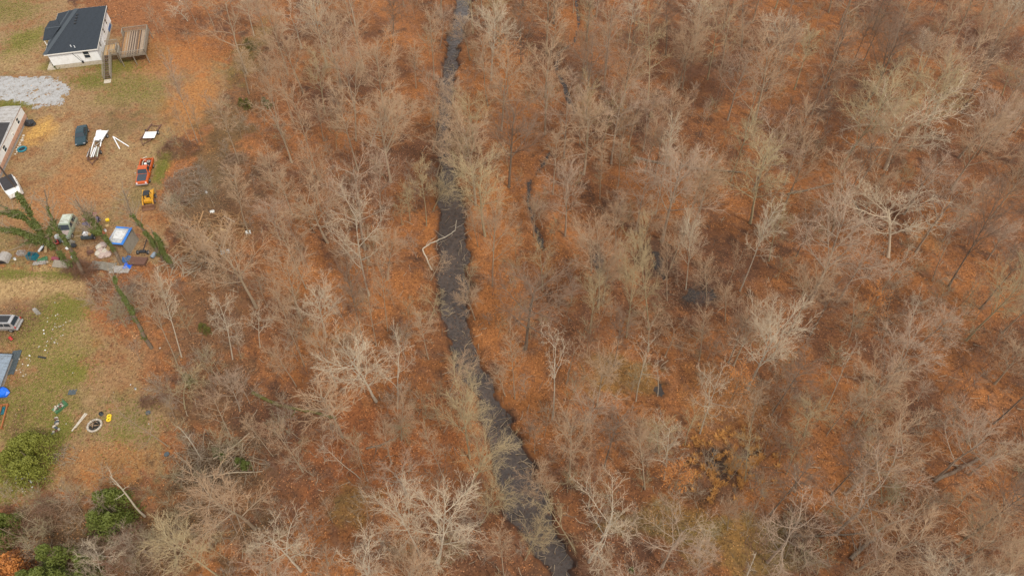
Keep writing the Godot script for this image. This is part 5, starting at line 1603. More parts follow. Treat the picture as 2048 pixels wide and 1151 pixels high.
	cabin(o, M.silver_car, 1.1, 1.76, -1.15, -0.45, 2.0, 2.28, 0.86, 0.70, [0.1, 0.38, 0.62, 0.92])
	s = Shape.new()
	s.box(Vector3(0, 1.775, 0.75), Vector3(1.05, 0.03, 1.75), Basis(), 0.01)
	part(o, "sunroof", s, M.black)
	for sx in [-1, 1]:
		s = Shape.new()
		s.box(Vector3(sx * 0.62, 1.80, 0.8), Vector3(0.05, 0.06, 2.1), Basis(), 0.01)
		part(o, "roof_rail", s, M.chrome)
	lamps(o, "tail_light", M.red, 0.8, 0.95, 2.3, Vector3(0.16, 0.3, 0.1))
	s = Shape.new()
	s.box(Vector3(0, 0.5, 2.36), Vector3(1.75, 0.24, 0.2), Basis(), 0.05)
	part(o, "bumper", s, M.silver_car)
	wheels(o, [[0.82, -1.45], [-0.82, -1.45], [0.82, 1.45], [-0.82, 1.45]], 0.36, 0.24)

func trailer(label: String, p0: Array, p1: Array, L: float, W: float, m: Material) -> Node3D:
	var a := gr(p0[0], p0[1])
	var b := gr(p1[0], p1[1])
	var o := thing("utility_trailer", label, "trailer", (a + b) / 2, towards(a, b))
	for sx in [-1, 1]:
		var r := Shape.new()
		r.box(Vector3(sx * (W / 2 - 0.1), 0.55, 0), Vector3(0.2, 0.14, L), Basis(), 0.02)
		part(o, "side_rail", r, m)
	for z in [-L * 0.42, 0.0, L * 0.42]:
		var r := Shape.new()
		r.box(Vector3(0, 0.5, z), Vector3(W - 0.3, 0.1, 0.12))
		part(o, "cross_beam", r, m)
	var t := Shape.new()
	t.bar(Vector3(-W * 0.35, 0.47, -L / 2 + 0.1), Vector3(0, 0.4, -L / 2 - 1.0), 0.09, 0.09); t.bar(Vector3(W * 0.35, 0.47, -L / 2 + 0.1), Vector3(0, 0.4, -L / 2 - 1.0), 0.09, 0.09)
	t.box(Vector3(0, 0.2, -L / 2 - 0.9), Vector3(0.08, 0.42, 0.08))
	part(o, "tongue", t, m)
	wheels(o, [[W / 2 + 0.1, 0.3], [-W / 2 - 0.1, 0.3]], 0.33, 0.2)
	return o

func build_trailers():
	rng.seed = 151
	var o := trailer("small trailer carrying white panels right of the dark sedan", [211, 266], [197, 288], 3.0, 1.5, M.skirt)
	for k in 3:
		var s := Shape.new()
		s.box(Vector3(0, 0, 0), Vector3([1.5, 0.75, 0.7][k], 0.05, [2.2, 1.2, 1.5][k]), Basis(), 0.01)
		single("white_sheeting", s, M.bright_white, ["large white panel lying on the trailer beside the sedan", "narrow white panel propped on the sedan-side trailer's right", "white panel overlapping the sedan-side trailer's front end"][k], "panel", o.transform * [Vector3(0, 0.68, 0.1), Vector3(0.55, 0.78, 0.6), Vector3(-0.1, 0.76, -0.6)][k], o.rotation.y + [0.0, 0.25, -0.12][k])
	for k in 2:
		var s := Shape.new()
		s.bar(Vector3(0, 0.62, 0), Vector3([-0.1, 0.1][k], 0.05, -1.5), 0.14, 0.07)
		single("white_board", s, M.bright_white, ["left white board slanting off the trailer beside the sedan", "right white board slanting off the trailer beside the sedan"][k], "board", o.transform * Vector3([-0.62, 0.55][k], 0.05, -1.05), o.rotation.y)
	o = trailer("narrow trailer loaded with grey and white pipes below the sedan", [193, 299], [187, 324], 3.0, 1.7, M.rust)
	var cols := [M.pale_sage, M.deck_grey, M.white, M.roof_metal, M.bright_white, M.plank_b, M.sage, M.white, M.plank_a, M.roof_metal]
	for k in 10:
		var s := Shape.new()
		s.bar(Vector3(0, 0, 1.45 - rng.randf() * 0.4), Vector3(rng.randf_range(-0.2, 0.2), rng.randf_range(-0.05, 0.1), -1.5 + rng.randf() * 0.5), 0.13, 0.08)
		single("load_board", s, cols[k], ["first", "second", "third", "fourth", "fifth", "sixth", "seventh", "eighth", "ninth", "tenth"][k] + " of ten long boards loaded on the narrow trailer, from its right", "board", o.transform * Vector3(-0.7 + k * 0.155, 0.72 + 0.05 * (k % 3), 0), o.rotation.y, "load on the narrow trailer")
	o = trailer("rusty flat trailer frame with white sheet at the upper yard's edge", [313, 256], [294, 282], 4.2, 1.9, M.rust)
	var s := Shape.new()
	s.box(Vector3.ZERO, Vector3(1.9, 0.05, 1.6), Basis(), 0.01)
	single("white_sheet", s, M.bright_white, "white sheet lying on the rusty trailer's lower end", "sheet", o.transform * Vector3(-0.35, 0.70, -0.9), o.rotation.y + 0.2)
	var n := 0
	for q in [[226, 274, 239, 298], [228, 275, 257, 293]]:
		var a := gr(q[0], q[1])
		var b := gr(q[2], q[3])
		s = Shape.new()
		s.cyl(Vector3(0, 0.1, 0), b - a + Vector3(0, 0.08, 0), 0.09, 0.09, 8)
		single("white_pipe", s, M.bright_white, ["white pipe on the grass, left arm of a V", "white pipe on the grass, right arm of a V"][n], "pipe", a)
		n += 1
	s = Shape.new()
	s.bar(Vector3(-0.3, 0.05, 0.2), Vector3(0.3, 0.08, -0.3), 0.12, 0.05)
	single("scrap_board", s, M.bag_pale, "short pale board on the ground just above the orange pickup", "board", gr(289, 316))

# ---------------------------------------------------------------- the junk row
func bucket(px: float, py: float, m: Material, label: String, r := 0.18, h := 0.36):
	var s := Shape.new()
	s.tube([Vector3(0, 0, 0), Vector3(0, h, 0), Vector3(0, h, 0.001), Vector3(0, 0.06, 0)], [r * 0.82, r, r * 0.9, r * 0.75], 12)
	var d := []
	for k in 12: d.append(Vector3(cos(TAU * k / 12) * r * 0.78, 0.05, sin(TAU * k / 12) * r * 0.78))
	s.fan(d, Vector3(0, -3, 0))
	single("bucket", s, m, label, "bucket", gr(px, py))
func crate(called: String, px: float, py: float, size: Vector3, m: Material, label: String, cat: String, turn := 0.0):
	# an open box: four walls and a bottom
	var s := Shape.new()
	var t := 0.05
	s.box(Vector3(0, t / 2, 0), Vector3(size.x, t, size.z))
	for k in [-1, 1]:
		s.box(Vector3(k * (size.x - t) / 2, size.y / 2 + t / 2, 0), Vector3(t, size.y - t, size.z), Basis(), 0.01)
		s.box(Vector3(0, size.y / 2 + t / 2, k * (size.z - t) / 2), Vector3(size.x - 2 * t, size.y - t - 0.004, t), Basis(), 0.01)
	single(called, s, m, label, cat, gr(px, py), turn)
func sheet(called: String, px: float, py: float, w: float, d: float, m: Material, label: String, cat: String, turn := 0.0, crumple := 0.08, lift := 0.05):
	var s := Shape.new()
	var n := 8
	var g := []
	for i in n + 1:
		var row := []
		for j in n + 1: row.append(Vector3((float(i) / n - 0.5) * w, lift + rng.randf() * crumple, (float(j) / n - 0.5) * d) + Vector3(rng.randfn(0, 0.02), 0, rng.randfn(0, 0.02)))
		g.append(row)
	for i in n:
		for j in n: s.quad(g[i][j], g[i + 1][j], g[i + 1][j + 1], g[i][j + 1], Vector3(0, -50, 0))
	for i in n:
		s.quad(g[i][0], g[i + 1][0], g[i + 1][0] - Vector3(0, lift, 0), g[i][0] - Vector3(0, lift, 0)); s.quad(g[i][n], g[i + 1][n], g[i + 1][n] - Vector3(0, lift, 0), g[i][n] - Vector3(0, lift, 0))
		s.quad(g[0][i], g[0][i + 1], g[0][i + 1] - Vector3(0, lift, 0), g[0][i] - Vector3(0, lift, 0)); s.quad(g[n][i], g[n][i + 1], g[n][i + 1] - Vector3(0, lift, 0), g[n][i] - Vector3(0, lift, 0))
	single(called, s, m, label, cat, gr(px, py), turn)

func build_junk():
	rng.seed = 171
	# sage green van
	var a := gr(146, 447)
	var b := gr(133, 478)
	var o := thing("old_van", "old sage green van with pale roof beside the ivy trees", "van", (a + b) / 2, towards(a, b))
	var s := Shape.new()
	s.loft(body_rings([[-2.1, 0.45, 0.95, 0.78], [-1.95, 0.4, 1.08, 0.88], [-0.9, 0.38, 1.12, 0.92], [1.9, 0.38, 1.12, 0.92], [2.0, 0.45, 1.0, 0.88]]))
	part(o, "body", s, M.sage)
	cabin(o, M.sage, 1.12, 1.86, -0.95, -0.35, 1.8, 1.95, 0.88, 0.76, [0.1, 0.4, 0.7, 0.95])
	s = Shape.new()
	s.box(Vector3(0, 1.875, 0.75), Vector3(1.3, 0.05, 1.9), Basis(), 0.02)
	part(o, "roof_panel", s, M.pale_sage)
	s = Shape.new()
	s.slab(Vector3(-0.7, 1.125, -1.95), Vector3(0.7, 1.125, -1.95), Vector3(0.74, 1.16, -0.95), Vector3(-0.74, 1.16, -0.95), 0.04)
	part(o, "hood", s, M.bag)
	wheels(o, [[0.8, -1.3], [-0.8, -1.3], [0.8, 1.3], [-0.8, 1.3]], 0.35, 0.22)
	lamps(o, "headlight", M.chrome, 0.6, 0.8, -2.08, Vector3(0.24, 0.2, 0.08))
	# carts with hoods
	for e in [["utility_cart", 190, 448, 0.0, M.pink, M.violet, 1.5, "small dark violet cart with pink roof above the black cart", true], ["riding_mower", 175, 458, 0.5, M.violet, M.black, 0.0, "low violet riding mower left of the pink-roofed cart", false]]:
		o = thing(e[0], e[7], "cart", gr(e[1], e[2]), e[3])
		s = Shape.new()
		s.loft([[Vector3(-0.45, 0.3, -1.0), Vector3(0.45, 0.3, -1.0), Vector3(0.42, 0.62, -1.0), Vector3(-0.42, 0.62, -1.0)], [Vector3(-0.5, 0.25, -0.2), Vector3(0.5, 0.25, -0.2), Vector3(0.48, 0.78, -0.2), Vector3(-0.48, 0.78, -0.2)], [Vector3(-0.5, 0.3, 0.9), Vector3(0.5, 0.3, 0.9), Vector3(0.5, 0.6, 0.9), Vector3(-0.5, 0.6, 0.9)]])
		part(o, "body", s, e[5] if e[8] else e[4])
		s = Shape.new()
		s.box(Vector3(0, 0.8, 0.35), Vector3(0.7, 0.12, 0.45), Basis(), 0.04); s.box(Vector3(0, 1.05, 0.6), Vector3(0.7, 0.45, 0.1), Basis(), 0.04)
		part(o, "seat", s, M.black)
		if e[8]:
			s = Shape.new()
			s.loft([[Vector3(-0.85, 1.75, -0.75), Vector3(0.85, 1.75, -0.75), Vector3(0.85, 1.75, 0.9), Vector3(-0.85, 1.75, 0.9)], [Vector3(-0.8, 1.85, -0.65), Vector3(0.8, 1.85, -0.65), Vector3(0.8, 1.85, 0.8), Vector3(-0.8, 1.85, 0.8)]])
			part(o, "canopy", s, e[4])
			s = Shape.new()
			for q in [[-0.6, -0.6], [0.6, -0.6], [-0.6, 0.75], [0.6, 0.75]]: s.box(Vector3(q[0], 1.15, q[1]), Vector3(0.05, 1.25, 0.05))
			part(o, "canopy_frame", s, M.black)
		wheels(o, [[0.52, -0.65], [-0.52, -0.65], [0.55, 0.6], [-0.55, 0.6]], 0.27, 0.2)
	o = thing("cargo_cart", "black open cart carrying a white tub right of the sage van", "cart", gr(179, 474), 0.05)
	s = Shape.new()
	s.box(Vector3(0, 0.42, 0), Vector3(1.5, 0.08, 1.5), Basis(), 0.02)
	for k in [-1, 1]:
		s.box(Vector3(k * 0.74, 0.65, 0), Vector3(0.07, 0.4, 1.5)); s.box(Vector3(0, 0.65, k * 0.72), Vector3(1.4, 0.4, 0.07))
	part(o, "tray", s, M.slate)
	wheels(o, [[0.85, 0.4], [-0.85, 0.4], [0.85, -0.4], [-0.85, -0.4]], 0.28, 0.2)
	s = Shape.new()
	s.box(Vector3(0, 0.2, 0), Vector3(0.75, 0.4, 0.8), Basis(), 0.08)
	single("storage_tub", s, M.bright_white, "white tub sitting in the black open cart", "tub", o.position + Vector3(-0.2, 0.62, 0), 0.05)
	s = Shape.new()
	s.box(Vector3(0, 0.2, 0), Vector3(0.4, 0.35, 0.5), Basis(), 0.05)
	single("cardboard_box", s, M.lumber, "tan box beside the white tub in the black open cart", "box", o.position + Vector3(0.42, 0.55, 0.1), 0.2)
	# tarp-roofed shed
	var sc := (gp(232, 455, 2.2) + gp(260, 456, 2.2) + gp(247, 490, 2.2) + gp(214, 481, 2.2)) / 4
	var turn := -towards(gp(232, 455, 2.2), gp(214, 481, 2.2)) * 0.0 + deg_to_rad(-6)
	o = thing("tarp_shed", "lean-to shed roofed with silver tarp edged in blue on the junk row", "shed", Vector3(sc.x, 0, sc.z), turn)
	var rw := 2.4
	var rd := 3.2
	s = Shape.new()
	for q in [[-1, -1], [1, -1], [-1, 1], [1, 1]]: s.box(Vector3(q[0] * (rw / 2 - 0.1), 1.0, q[1] * (rd / 2 - 0.1)), Vector3(0.1, 2.1, 0.1))
	part(o, "post", s, M.deck_grey)
	s = Shape.new()
	s.slab(Vector3(-rw / 2, 2.25, -rd / 2), Vector3(rw / 2, 2.25, -rd / 2), Vector3(rw / 2, 2.08, rd / 2), Vector3(-rw / 2, 2.08, rd / 2), 0.06)
	var roof := part(o, "roof", s, M.tarp_blue)
	s = Shape.new()
	s.slab(Vector3(-rw / 2 + 0.02, 2.29, -rd / 2 + 0.35), Vector3(rw / 2 - 0.35, 2.29, -rd / 2 + 0.35), Vector3(rw / 2 - 0.38, 2.125, rd / 2 - 0.25), Vector3(-rw / 2 + 0.1, 2.125, rd / 2 - 0.25), 0.03)
	part(roof, "silver_tarp", s, M.tarp_silver)
	s = Shape.new()
	s.slab(Vector3(-rw / 2 + 0.4, 2.29, -rd / 2 + 0.8), Vector3(rw / 2 - 0.5, 2.29, -rd / 2 + 0.75), Vector3(rw / 2 - 0.55, 2.17, rd / 2 - 0.9), Vector3(-rw / 2 + 0.45, 2.17, rd / 2 - 0.95), 0.05)
	part(roof, "white_tarp", s, M.tarp_white)
	for z in [-0.6, 0.1, 0.7]:
		s = Shape.new()
		s.bar(Vector3(-rw / 2, 2.28 - (z + rd / 2) * 0.053 + 0.035, z), Vector3(rw / 2, 2.28 - (z + rd / 2) * 0.053 + 0.035, z), 0.025, 0.025)
		part(roof, "tie_rope", s, M.skirt)
	s = Shape.new()
	s.box(Vector3(rw / 2 + 0.02, 0.95, 0.1), Vector3(0.06, 1.9, rd - 0.3), Basis(Vector3(0.98, 0.15, 0), Vector3(-0.15, 0.98, 0), Vector3(0, 0, 1)))
	part(o, "side_sheet", s, M.mesh_grey)
	s = Shape.new()
	s.box(Vector3(0, 0.9, -rd / 2 + 0.06), Vector3(rw - 0.3, 1.8, 0.05))
	part(o, "back_sheet", s, M.deck_grey)
	for k in 3:
		s = Shape.new()
		s.bar(Vector3(0, 0.05, 1.9), Vector3(0.2, 2.0, -2.2), 0.12, 0.05)
		single("leaning_board", s, M.lumber, ["tan board leaning on the tarp shed, leftmost of three", "tan board leaning on the tarp shed, middle of three", "tan board leaning on the tarp shed, rightmost of three"][k], "board", Vector3(sc.x - rw / 2 - 0.75 + k * 0.2, 0.05, sc.z + 0.1), turn - 0.22)
	# bags
	var bag_at := [[200, 496], [207, 492], [203, 504], [211, 505], [216, 510], [206, 513], [198, 509]]
	var bag_word := ["leftmost on top", "topmost", "in the middle", "right of the middle", "lowest at right", "lowest in front", "lowest at left"]
	for k in 7:
		s = Shape.new()
		s.blob(Vector3(0, 0.28, 0), Vector3(0.62, 0.36, 0.5), rng, 0.16, 9, 6, -0.7)
		single("full_bag", s, M.bag if k % 3 else M.bag_pale, "full pinkish bag in the heap below the black cart, " + bag_word[k], "bag", gr(bag_at[k][0], bag_at[k][1]), rng.randf() * TAU, "bags in the heap")
	# assorted pieces
	s = Shape.new()
	for k in 9:
		var q := Vector3(rng.randf_range(-0.5, 0.5), rng.randf_range(0.05, 0.45), rng.randf_range(-0.45, 0.45))
		s.bar(q, q + Vector3(rng.randfn(0, 0.4), rng.randf_range(-0.1, 0.3), rng.randfn(0, 0.4)), 0.07, 0.05)
	s.blob(Vector3(0, 0.2, 0), Vector3(0.45, 0.3, 0.4), rng, 0.3, 8, 5, -0.5)
	single("scrap_engine", s, M.rust, "dark scrap engine left of the bag heap", "scrap", gr(181, 506))
	o = thing("axle_trailer", "black axle with long tow bar below the ivy pair", "axle", gr(287, 507), 0.0)
	s = Shape.new()
	s.box(Vector3(0, 0.35, 0), Vector3(1.2, 0.14, 0.3), Basis(), 0.03); s.box(Vector3(0, 0.5, 0), Vector3(0.9, 0.2, 0.5), Basis(), 0.03)
	part(o, "axle", s, M.black)
	s = Shape.new()
	s.bar(Vector3(0, 0.4, -0.2), Vector3(-0.05, 0.6, -2.2), 0.09, 0.09)
	part(o, "tow_bar", s, M.black)
	wheels(o, [[0.75, 0], [-0.75, 0]], 0.32, 0.2)
	s = Shape.new()
	s.tube([Vector3(-0.45, 0.3, 0), Vector3(-0.44, 0.3, 0), Vector3(-0.2, 0.3, 0), Vector3(0.2, 0.3, 0), Vector3(0.44, 0.3, 0), Vector3(0.45, 0.3, 0)], [0.05, 0.27, 0.3, 0.3, 0.27, 0.05], 12)
	single("barrel", s, M.blue_roof, "pale blue barrel lying beside the ivy pair", "barrel", gr(308, 513), 1.3)
	sheet("rusty_sheet", 277, 524, 2.4, 1.4, M.rust, "rust-brown metal sheet right of the blue crumpled tarp", "sheet", -0.05, 0.05, 0.35)
	sheet("blue_tarp", 253, 520, 1.2, 1.1, M.blue_paint, "dark blue crumpled tarp by the rusty sheet, upper of two", "tarp", 0.3, 0.35)
	sheet("blue_tarp", 256, 533, 1.1, 0.9, M.tarp_bright, "bright blue crumpled tarp by the rusty sheet, lower of two", "tarp", -0.2, 0.35)
	sheet("grey_tarp", 205, 533, 3.6, 1.5, M.mesh_grey, "long grey tarp strip at the yard line below the bag heap", "tarp", -0.1, 0.25)
	sheet("grey_tarp", 240, 540, 2.8, 1.3, M.skirt, "pale grey tarp strip at the yard line below the blue tarps", "tarp", -0.05, 0.22)
	s = Shape.new()
	s.box(Vector3(0, 0.25, 0), Vector3(2.6, 0.08, 1.1), Basis(Vector3.RIGHT, 0.35), 0.02)
	single("pallet_board", s, M.deck_grey, "weathered grey wooden pallet board at the yard line below the big ivy tree", "panel", gr(124, 530), -0.12)
	s = Shape.new()
	s.tube([Vector3(-0.5, 0.3, 0), Vector3(-0.49, 0.3, 0), Vector3(0.49, 0.3, 0), Vector3(0.5, 0.3, 0)], [0.05, 0.3, 0.3, 0.05], 12)
	single("barrel", s, M.maroon, "maroon barrel lying above the weathered grey panel", "barrel", gr(113, 520), -0.1)
	# bike-like frame
	s = Shape.new()
	for x in [-0.45, 0.45]:
		var tp := []
		var tr := []
		for k in 13:
			tp.append(Vector3(x + cos(TAU * k / 12) * 0.28, 0.3 + sin(TAU * k / 12) * 0.28, 0)); tr.append(0.03)
		s.tube(tp, tr, 5)
	s.bar(Vector3(-0.45, 0.3, 0), Vector3(-0.15, 0.7, 0), 0.04, 0.04); s.bar(Vector3(-0.15, 0.7, 0), Vector3(0.3, 0.75, 0), 0.04, 0.04); s.bar(Vector3(0.45, 0.3, 0), Vector3(0.3, 0.9, 0), 0.04, 0.04); s.box(Vector3(-0.15, 0.76, 0), Vector3(0.22, 0.06, 0.12))
	s.bar(Vector3(0.3, 0.9, -0.25), Vector3(0.3, 0.9, 0.25), 0.03, 0.03)
	single("small_bicycle", s, M.pink, "small pink bicycle right of the tarp shed", "bicycle", gr(272, 478), 0.9)
	bucket(211, 462, M.bright_white, "white bucket above left of the tarp shed")
	bucket(30, 519, M.bright_white, "white bucket right of the grey dog kennel")
	bucket(145, 516, M.bright_white, "white bucket under the big ivy tree's foot")
	s = Shape.new()
	s.blob(Vector3(0, 0.2, 0), Vector3(0.35, 0.3, 0.3), rng, 0.2, 8, 5, -0.6); s.box(Vector3(0, 0.5, -0.1), Vector3(0.4, 0.08, 0.3))
	single("gas_can", s, M.brick_red, "orange-red can left of the tarp shed", "can", gr(206, 469))
	for q in [[215, 441, "upper"], [215, 453, "lower"]]:
		s = Shape.new()
		s.box(Vector3(0, 0.18, 0), Vector3(0.5, 0.34, 0.42), Basis(), 0.05)
		single("yellow_box", s, M.toy_yellow if q[2] == "upper" else M.lumber, q[2] + " of two yellowish boxes above the tarp shed", "box", gr(q[0], q[1]), 0.3)
	o = thing("lawn_mower", "red push mower with pale lid at the left side of the sage van", "mower", gr(114, 487), 0.6)
	s = Shape.new()
	s.box(Vector3(0, 0.3, 0), Vector3(0.6, 0.25, 0.8), Basis(), 0.06)
	part(o, "deck", s, M.red)
	s = Shape.new()
	s.cyl(Vector3(0, 0.42, 0.05), Vector3(0, 0.62, 0.05), 0.2, 0.16, 10)
	part(o, "engine", s, M.black)
	s = Shape.new()
	for x in [-0.25, 0.25]: s.bar(Vector3(x, 0.4, 0.4), Vector3(x, 1.0, 1.1), 0.03, 0.03)
	s.bar(Vector3(-0.25, 1.0, 1.1), Vector3(0.25, 1.0, 1.1), 0.03, 0.03)
	part(o, "handle", s, M.skirt)
	wheels(o, [[0.36, -0.28], [-0.36, -0.28], [0.36, 0.28], [-0.36, 0.28]], 0.14, 0.08)
	s = Shape.new()
	s.blob(Vector3(0, 0.3, 0), Vector3(0.4, 0.4, 0.4), rng, 0.1, 9, 6, -0.7)
	single("plastic_tank", s, M.tarp_white, "pale rounded tank behind the red mower", "tank", gr(116, 476))
	for k in 6:
		s = Shape.new()
		s.blob(Vector3(0, 0.2, 0), Vector3(0.4, 0.3, 0.35) * rng.randf_range(0.7, 1.2), rng, 0.3, 7, 5, -0.6)
		single("scrap_heap", s, [M.skirt, M.slate, M.bag_pale, M.mesh_grey, M.white, M.black][k], ["grey", "slate blue", "cream", "brown-grey", "white", "black"][k] + " lump of scrap in front of the sage van", "scrap", gr([131, 124, 138, 144, 136, 148][k], [486, 482, 492, 486, 498, 493][k]))
	# kennel at the left edge
	o = thing("dog_kennel", "grey arched kennel with dark opening at the left edge of the junk row", "kennel", gr(9, 519), 0.1)
	s = Shape.new()
	var ra := []
	var rb := []
	for k in 9:
		var t := PI * k / 8.0
		ra.append(Vector3(cos(t) * 0.75, sin(t) * 0.95, -0.8)); rb.append(Vector3(cos(t) * 0.75, sin(t) * 0.95, 0.8))
	s.loft([ra, rb])
	part(o, "shell", s, M.skirt)
	s = Shape.new()
	var door := []
	for q in rb: door.append(q * Vector3(0.72, 0.75, 1) + Vector3(0, 0, 0.012))
	s.fan(door, Vector3(0, 0.3, -5))
	part(o, "opening", s, M.black)
	crate("grey_crate", 44, 508, Vector3(1.1, 0.5, 0.7), M.roof_metal, "grey metal box between white bucket and blue crate", "crate", 0.0)
	crate("blue_crate", 66, 515, Vector3(1.3, 0.7, 1.0), M.teal, "open teal-blue crate on the junk row", "crate", -0.15)
	sheet("green_tarp", 85, 520, 1.4, 0.8, M.green_plastic, "green plastic sheet right of the teal crate", "tarp", 0.4, 0.3)
	sheet("grey_tarp", 80, 527, 1.8, 0.6, M.skirt, "small grey tarp scrap below the green plastic sheet", "tarp", 0.1, 0.3)
	bucket(94, 524, M.bag_pale, "cream bucket right of the green plastic sheet", 0.2, 0.3)
	for k in 3:
		s = Shape.new()
		s.bar(Vector3(0, 0.05, 0.5), Vector3(0, 0.4, -0.5), 0.35, 0.06)
		single("plywood_piece", s, [M.lumber, M.black, M.white][k], ["tan plywood offcut below the big ivy tree", "black board between offcuts below the big ivy tree", "white strip beside the offcuts below the big ivy tree"][k], "board", gr([92, 86, 82][k], [500, 497, 499][k]), [0.2, -0.3, -0.5][k])
	sheet("white_tarp", 497, 466, 0.7, 0.7, M.white, "white scrap of sheeting at the wood's edge right of the split wood heap", "sheet", 0.3, 0.4)
	sheet("white_tarp", 425, 425, 0.6, 0.5, M.white, "white rag on top of the split wood heap", "sheet", 0.3, 0.4)
	sheet("grey_tarp", 450, 504, 1.3, 0.8, M.tarp_silver, "pale grey scrap sheet at the lower edge of the split wood heap", "sheet", 0.2, 0.3)
	bucket(413, 386, M.bright_white, "white bucket on the grey brush heap")
	for k in 9:
		s = Shape.new()
		s.bar(Vector3(0, 0.1, 1.2), Vector3(0, 0.25, -1.2), 0.2, 0.05)
		single("scrap_board", s, [M.split_wood, M.lumber, M.plank_b][k % 3], "loose broken board on the split wood heap", "board", gr(405 + (k * 37) % 60, 440 + (k * 23) % 60) + Vector3(0, 0.5, 0), k * 1.3, "boards on the split wood heap")

# ---------------------------------------------------------------- the lower yard
func build_lower_yard():
	rng.seed = 191
	# corner of a house with a blue-grey roof
	var c := gp(24, 708, 0.9)
	var e := (gp(0, 771, 0.9) - c).normalized()
	var turn := atan2(e.x, e.z)
	var L := 9.0
	var W := 8.0
	var o := thing("low_building", "low building corner with blue-grey metal roof at the left edge", "building", Vector3(c.x, 0, c.z), turn)
	var s := Shape.new()
	s.box(Vector3(-W / 2 - 0.25, 0.38, L / 2 + 0.25), Vector3(W, 0.9, L), Basis(), 0.02)
	part(o, "wall", s, M.skirt)
	s = Shape.new()
	var r0 := Vector3(-W / 2 - 0.25, 2.1, 0)
	var r1 := Vector3(-W / 2 - 0.25, 2.1, L + 0.5)
	var under := Vector3(-W / 2, -5, L / 2)
	s.quad(Vector3(0, 0.9, 0), Vector3(0, 0.9, L + 0.5), r1, r0, under); s.quad(Vector3(-W - 0.5, 0.9, 0), Vector3(-W - 0.5, 0.9, L + 0.5), r1, r0, under)
	s.quad(Vector3(0, 0.82, 0), Vector3(0, 0.82, L + 0.5), Vector3(-W - 0.5, 0.82, L + 0.5), Vector3(-W - 0.5, 0.82, 0), Vector3(0, 20, 0))
	s.tri(Vector3(0, 0.9, 0), r0, Vector3(-W - 0.5, 0.9, 0), Vector3(-4, 3, 4)); s.tri(Vector3(0, 0.9, L + 0.5), r1, Vector3(-W - 0.5, 0.9, L + 0.5), Vector3(-4, 3, 4))
	var roof := part(o, "roof", s, M.blue_roof)
	for k in 10:
		s = Shape.new()
		s.bar(Vector3(0, 0.92, 0.3 + k), r0 + Vector3(0, 0.02, 0.3 + k), 0.04, 0.04)
		part(roof, "seam", s, M.blue_roof)
	s = Shape.new()
	s.bar(Vector3(0.02, 0.86, -0.05), r0 + Vector3(0, -0.04, -0.05), 0.08, 0.14)
	part(roof, "gable_trim", s, M.black)
	# slate-dark board stack beside it
	o = thing("dark_walkway", "dark slate-coloured board walkway beside the blue-roofed building", "walkway", (gr(42, 704) + gr(27, 704) + gr(11, 747) + gr(26, 747)) / 4, towards(gr(19, 747), gr(34, 704)))
	var pl := Shape.new()
	pl.box(Vector3(0, 0.09, 0), Vector3(0.17, 0.06, 3.7), Basis(), 0.008)
	var pm := pl.mesh(M.slate)
	for k in 6: copy_of(o, "plank", pm, Transform3D(Basis(), Vector3(-0.475 + k * 0.19, rng.randf_range(-0.01, 0.01), rng.randf_range(-0.05, 0.05))))
	s = Shape.new()
	for z in [-1.5, 0.0, 1.5]: s.box(Vector3(0, 0.03, z), Vector3(1.1, 0.055, 0.1))
	part(o, "bearer", s, M.slate)
	s = Shape.new()
	s.blob(Vector3(0, 0.35, 0), Vector3(1.0, 0.55, 0.75), rng, 0.18, 9, 6, -0.6)
	single("blue_tarp", s, M.tarp_bright, "bright blue tarp bundle at the left edge below the blue-roofed building", "tarp", gr(4, 787))
	o = thing("lumber_frame", "orange lumber frame holding a blue tray at the left edge", "frame", gr(-2, 836), towards(gr(4, 858), gr(18, 806)))
	for q in [[Vector3(-0.75, 0.35, 0), Vector3(0.12, 0.2, 3.4)], [Vector3(0.75, 0.35, 0), Vector3(0.12, 0.2, 3.4)], [Vector3(0, 0.351, -1.64), Vector3(1.38, 0.2, 0.12)], [Vector3(0, 0.351, 1.64), Vector3(1.38, 0.2, 0.12)], [Vector3(0.1, 0.36, 0), Vector3(0.1, 0.16, 3.14)]]:
		s = Shape.new()
		s.box(q[0], q[1], Basis(), 0.01)
		part(o, "beam", s, M.orange_lumber)
	s = Shape.new()
	for q in [[-0.75, -1.6], [0.75, -1.6], [-0.75, 1.6], [0.75, 1.6]]: s.box(Vector3(q[0], 0.12, q[1]), Vector3(0.1, 0.26, 0.1))
	part(o, "foot", s, M.orange_lumber)
	crate("blue_tray", 6, 822, Vector3(0.5, 0.3, 0.9), M.teal, "blue tray inside the orange lumber frame", "tray", 0.3)
	# red toy
	o = thing("red_wagon", "small red toy on the grass between vehicle and blue-roofed building", "toy", gr(22, 678), 0.9)
	s = Shape.new()
	s.box(Vector3(0, 0.2, 0), Vector3(0.35, 0.16, 0.75), Basis(), 0.05); s.box(Vector3(0, 0.32, 0.15), Vector3(0.3, 0.16, 0.25), Basis(), 0.05)
	part(o, "body", s, M.red)
	wheels(o, [[0.2, -0.22], [-0.2, -0.22], [0.2, 0.25], [-0.2, 0.25]], 0.1, 0.06)
	# upright slab
	s = Shape.new()
	s.loft([[Vector3(-0.28, -0.1, -0.08), Vector3(0.28, -0.1, -0.08), Vector3(0.28, -0.1, 0.08), Vector3(-0.28, -0.1, 0.08)], [Vector3(-0.25, 1.15, -0.07), Vector3(0.25, 1.15, -0.07), Vector3(0.25, 1.15, 0.07), Vector3(-0.25, 1.15, 0.07)], [Vector3(-0.14, 1.3, -0.05), Vector3(0.14, 1.3, -0.05), Vector3(0.14, 1.3, 0.05), Vector3(-0.14, 1.3, 0.05)]])
	single("stone_slab", s, M.roof_metal, "upright pale grey slab on the grass above the silver vehicle", "slab", gr(77, 628), 0.4)
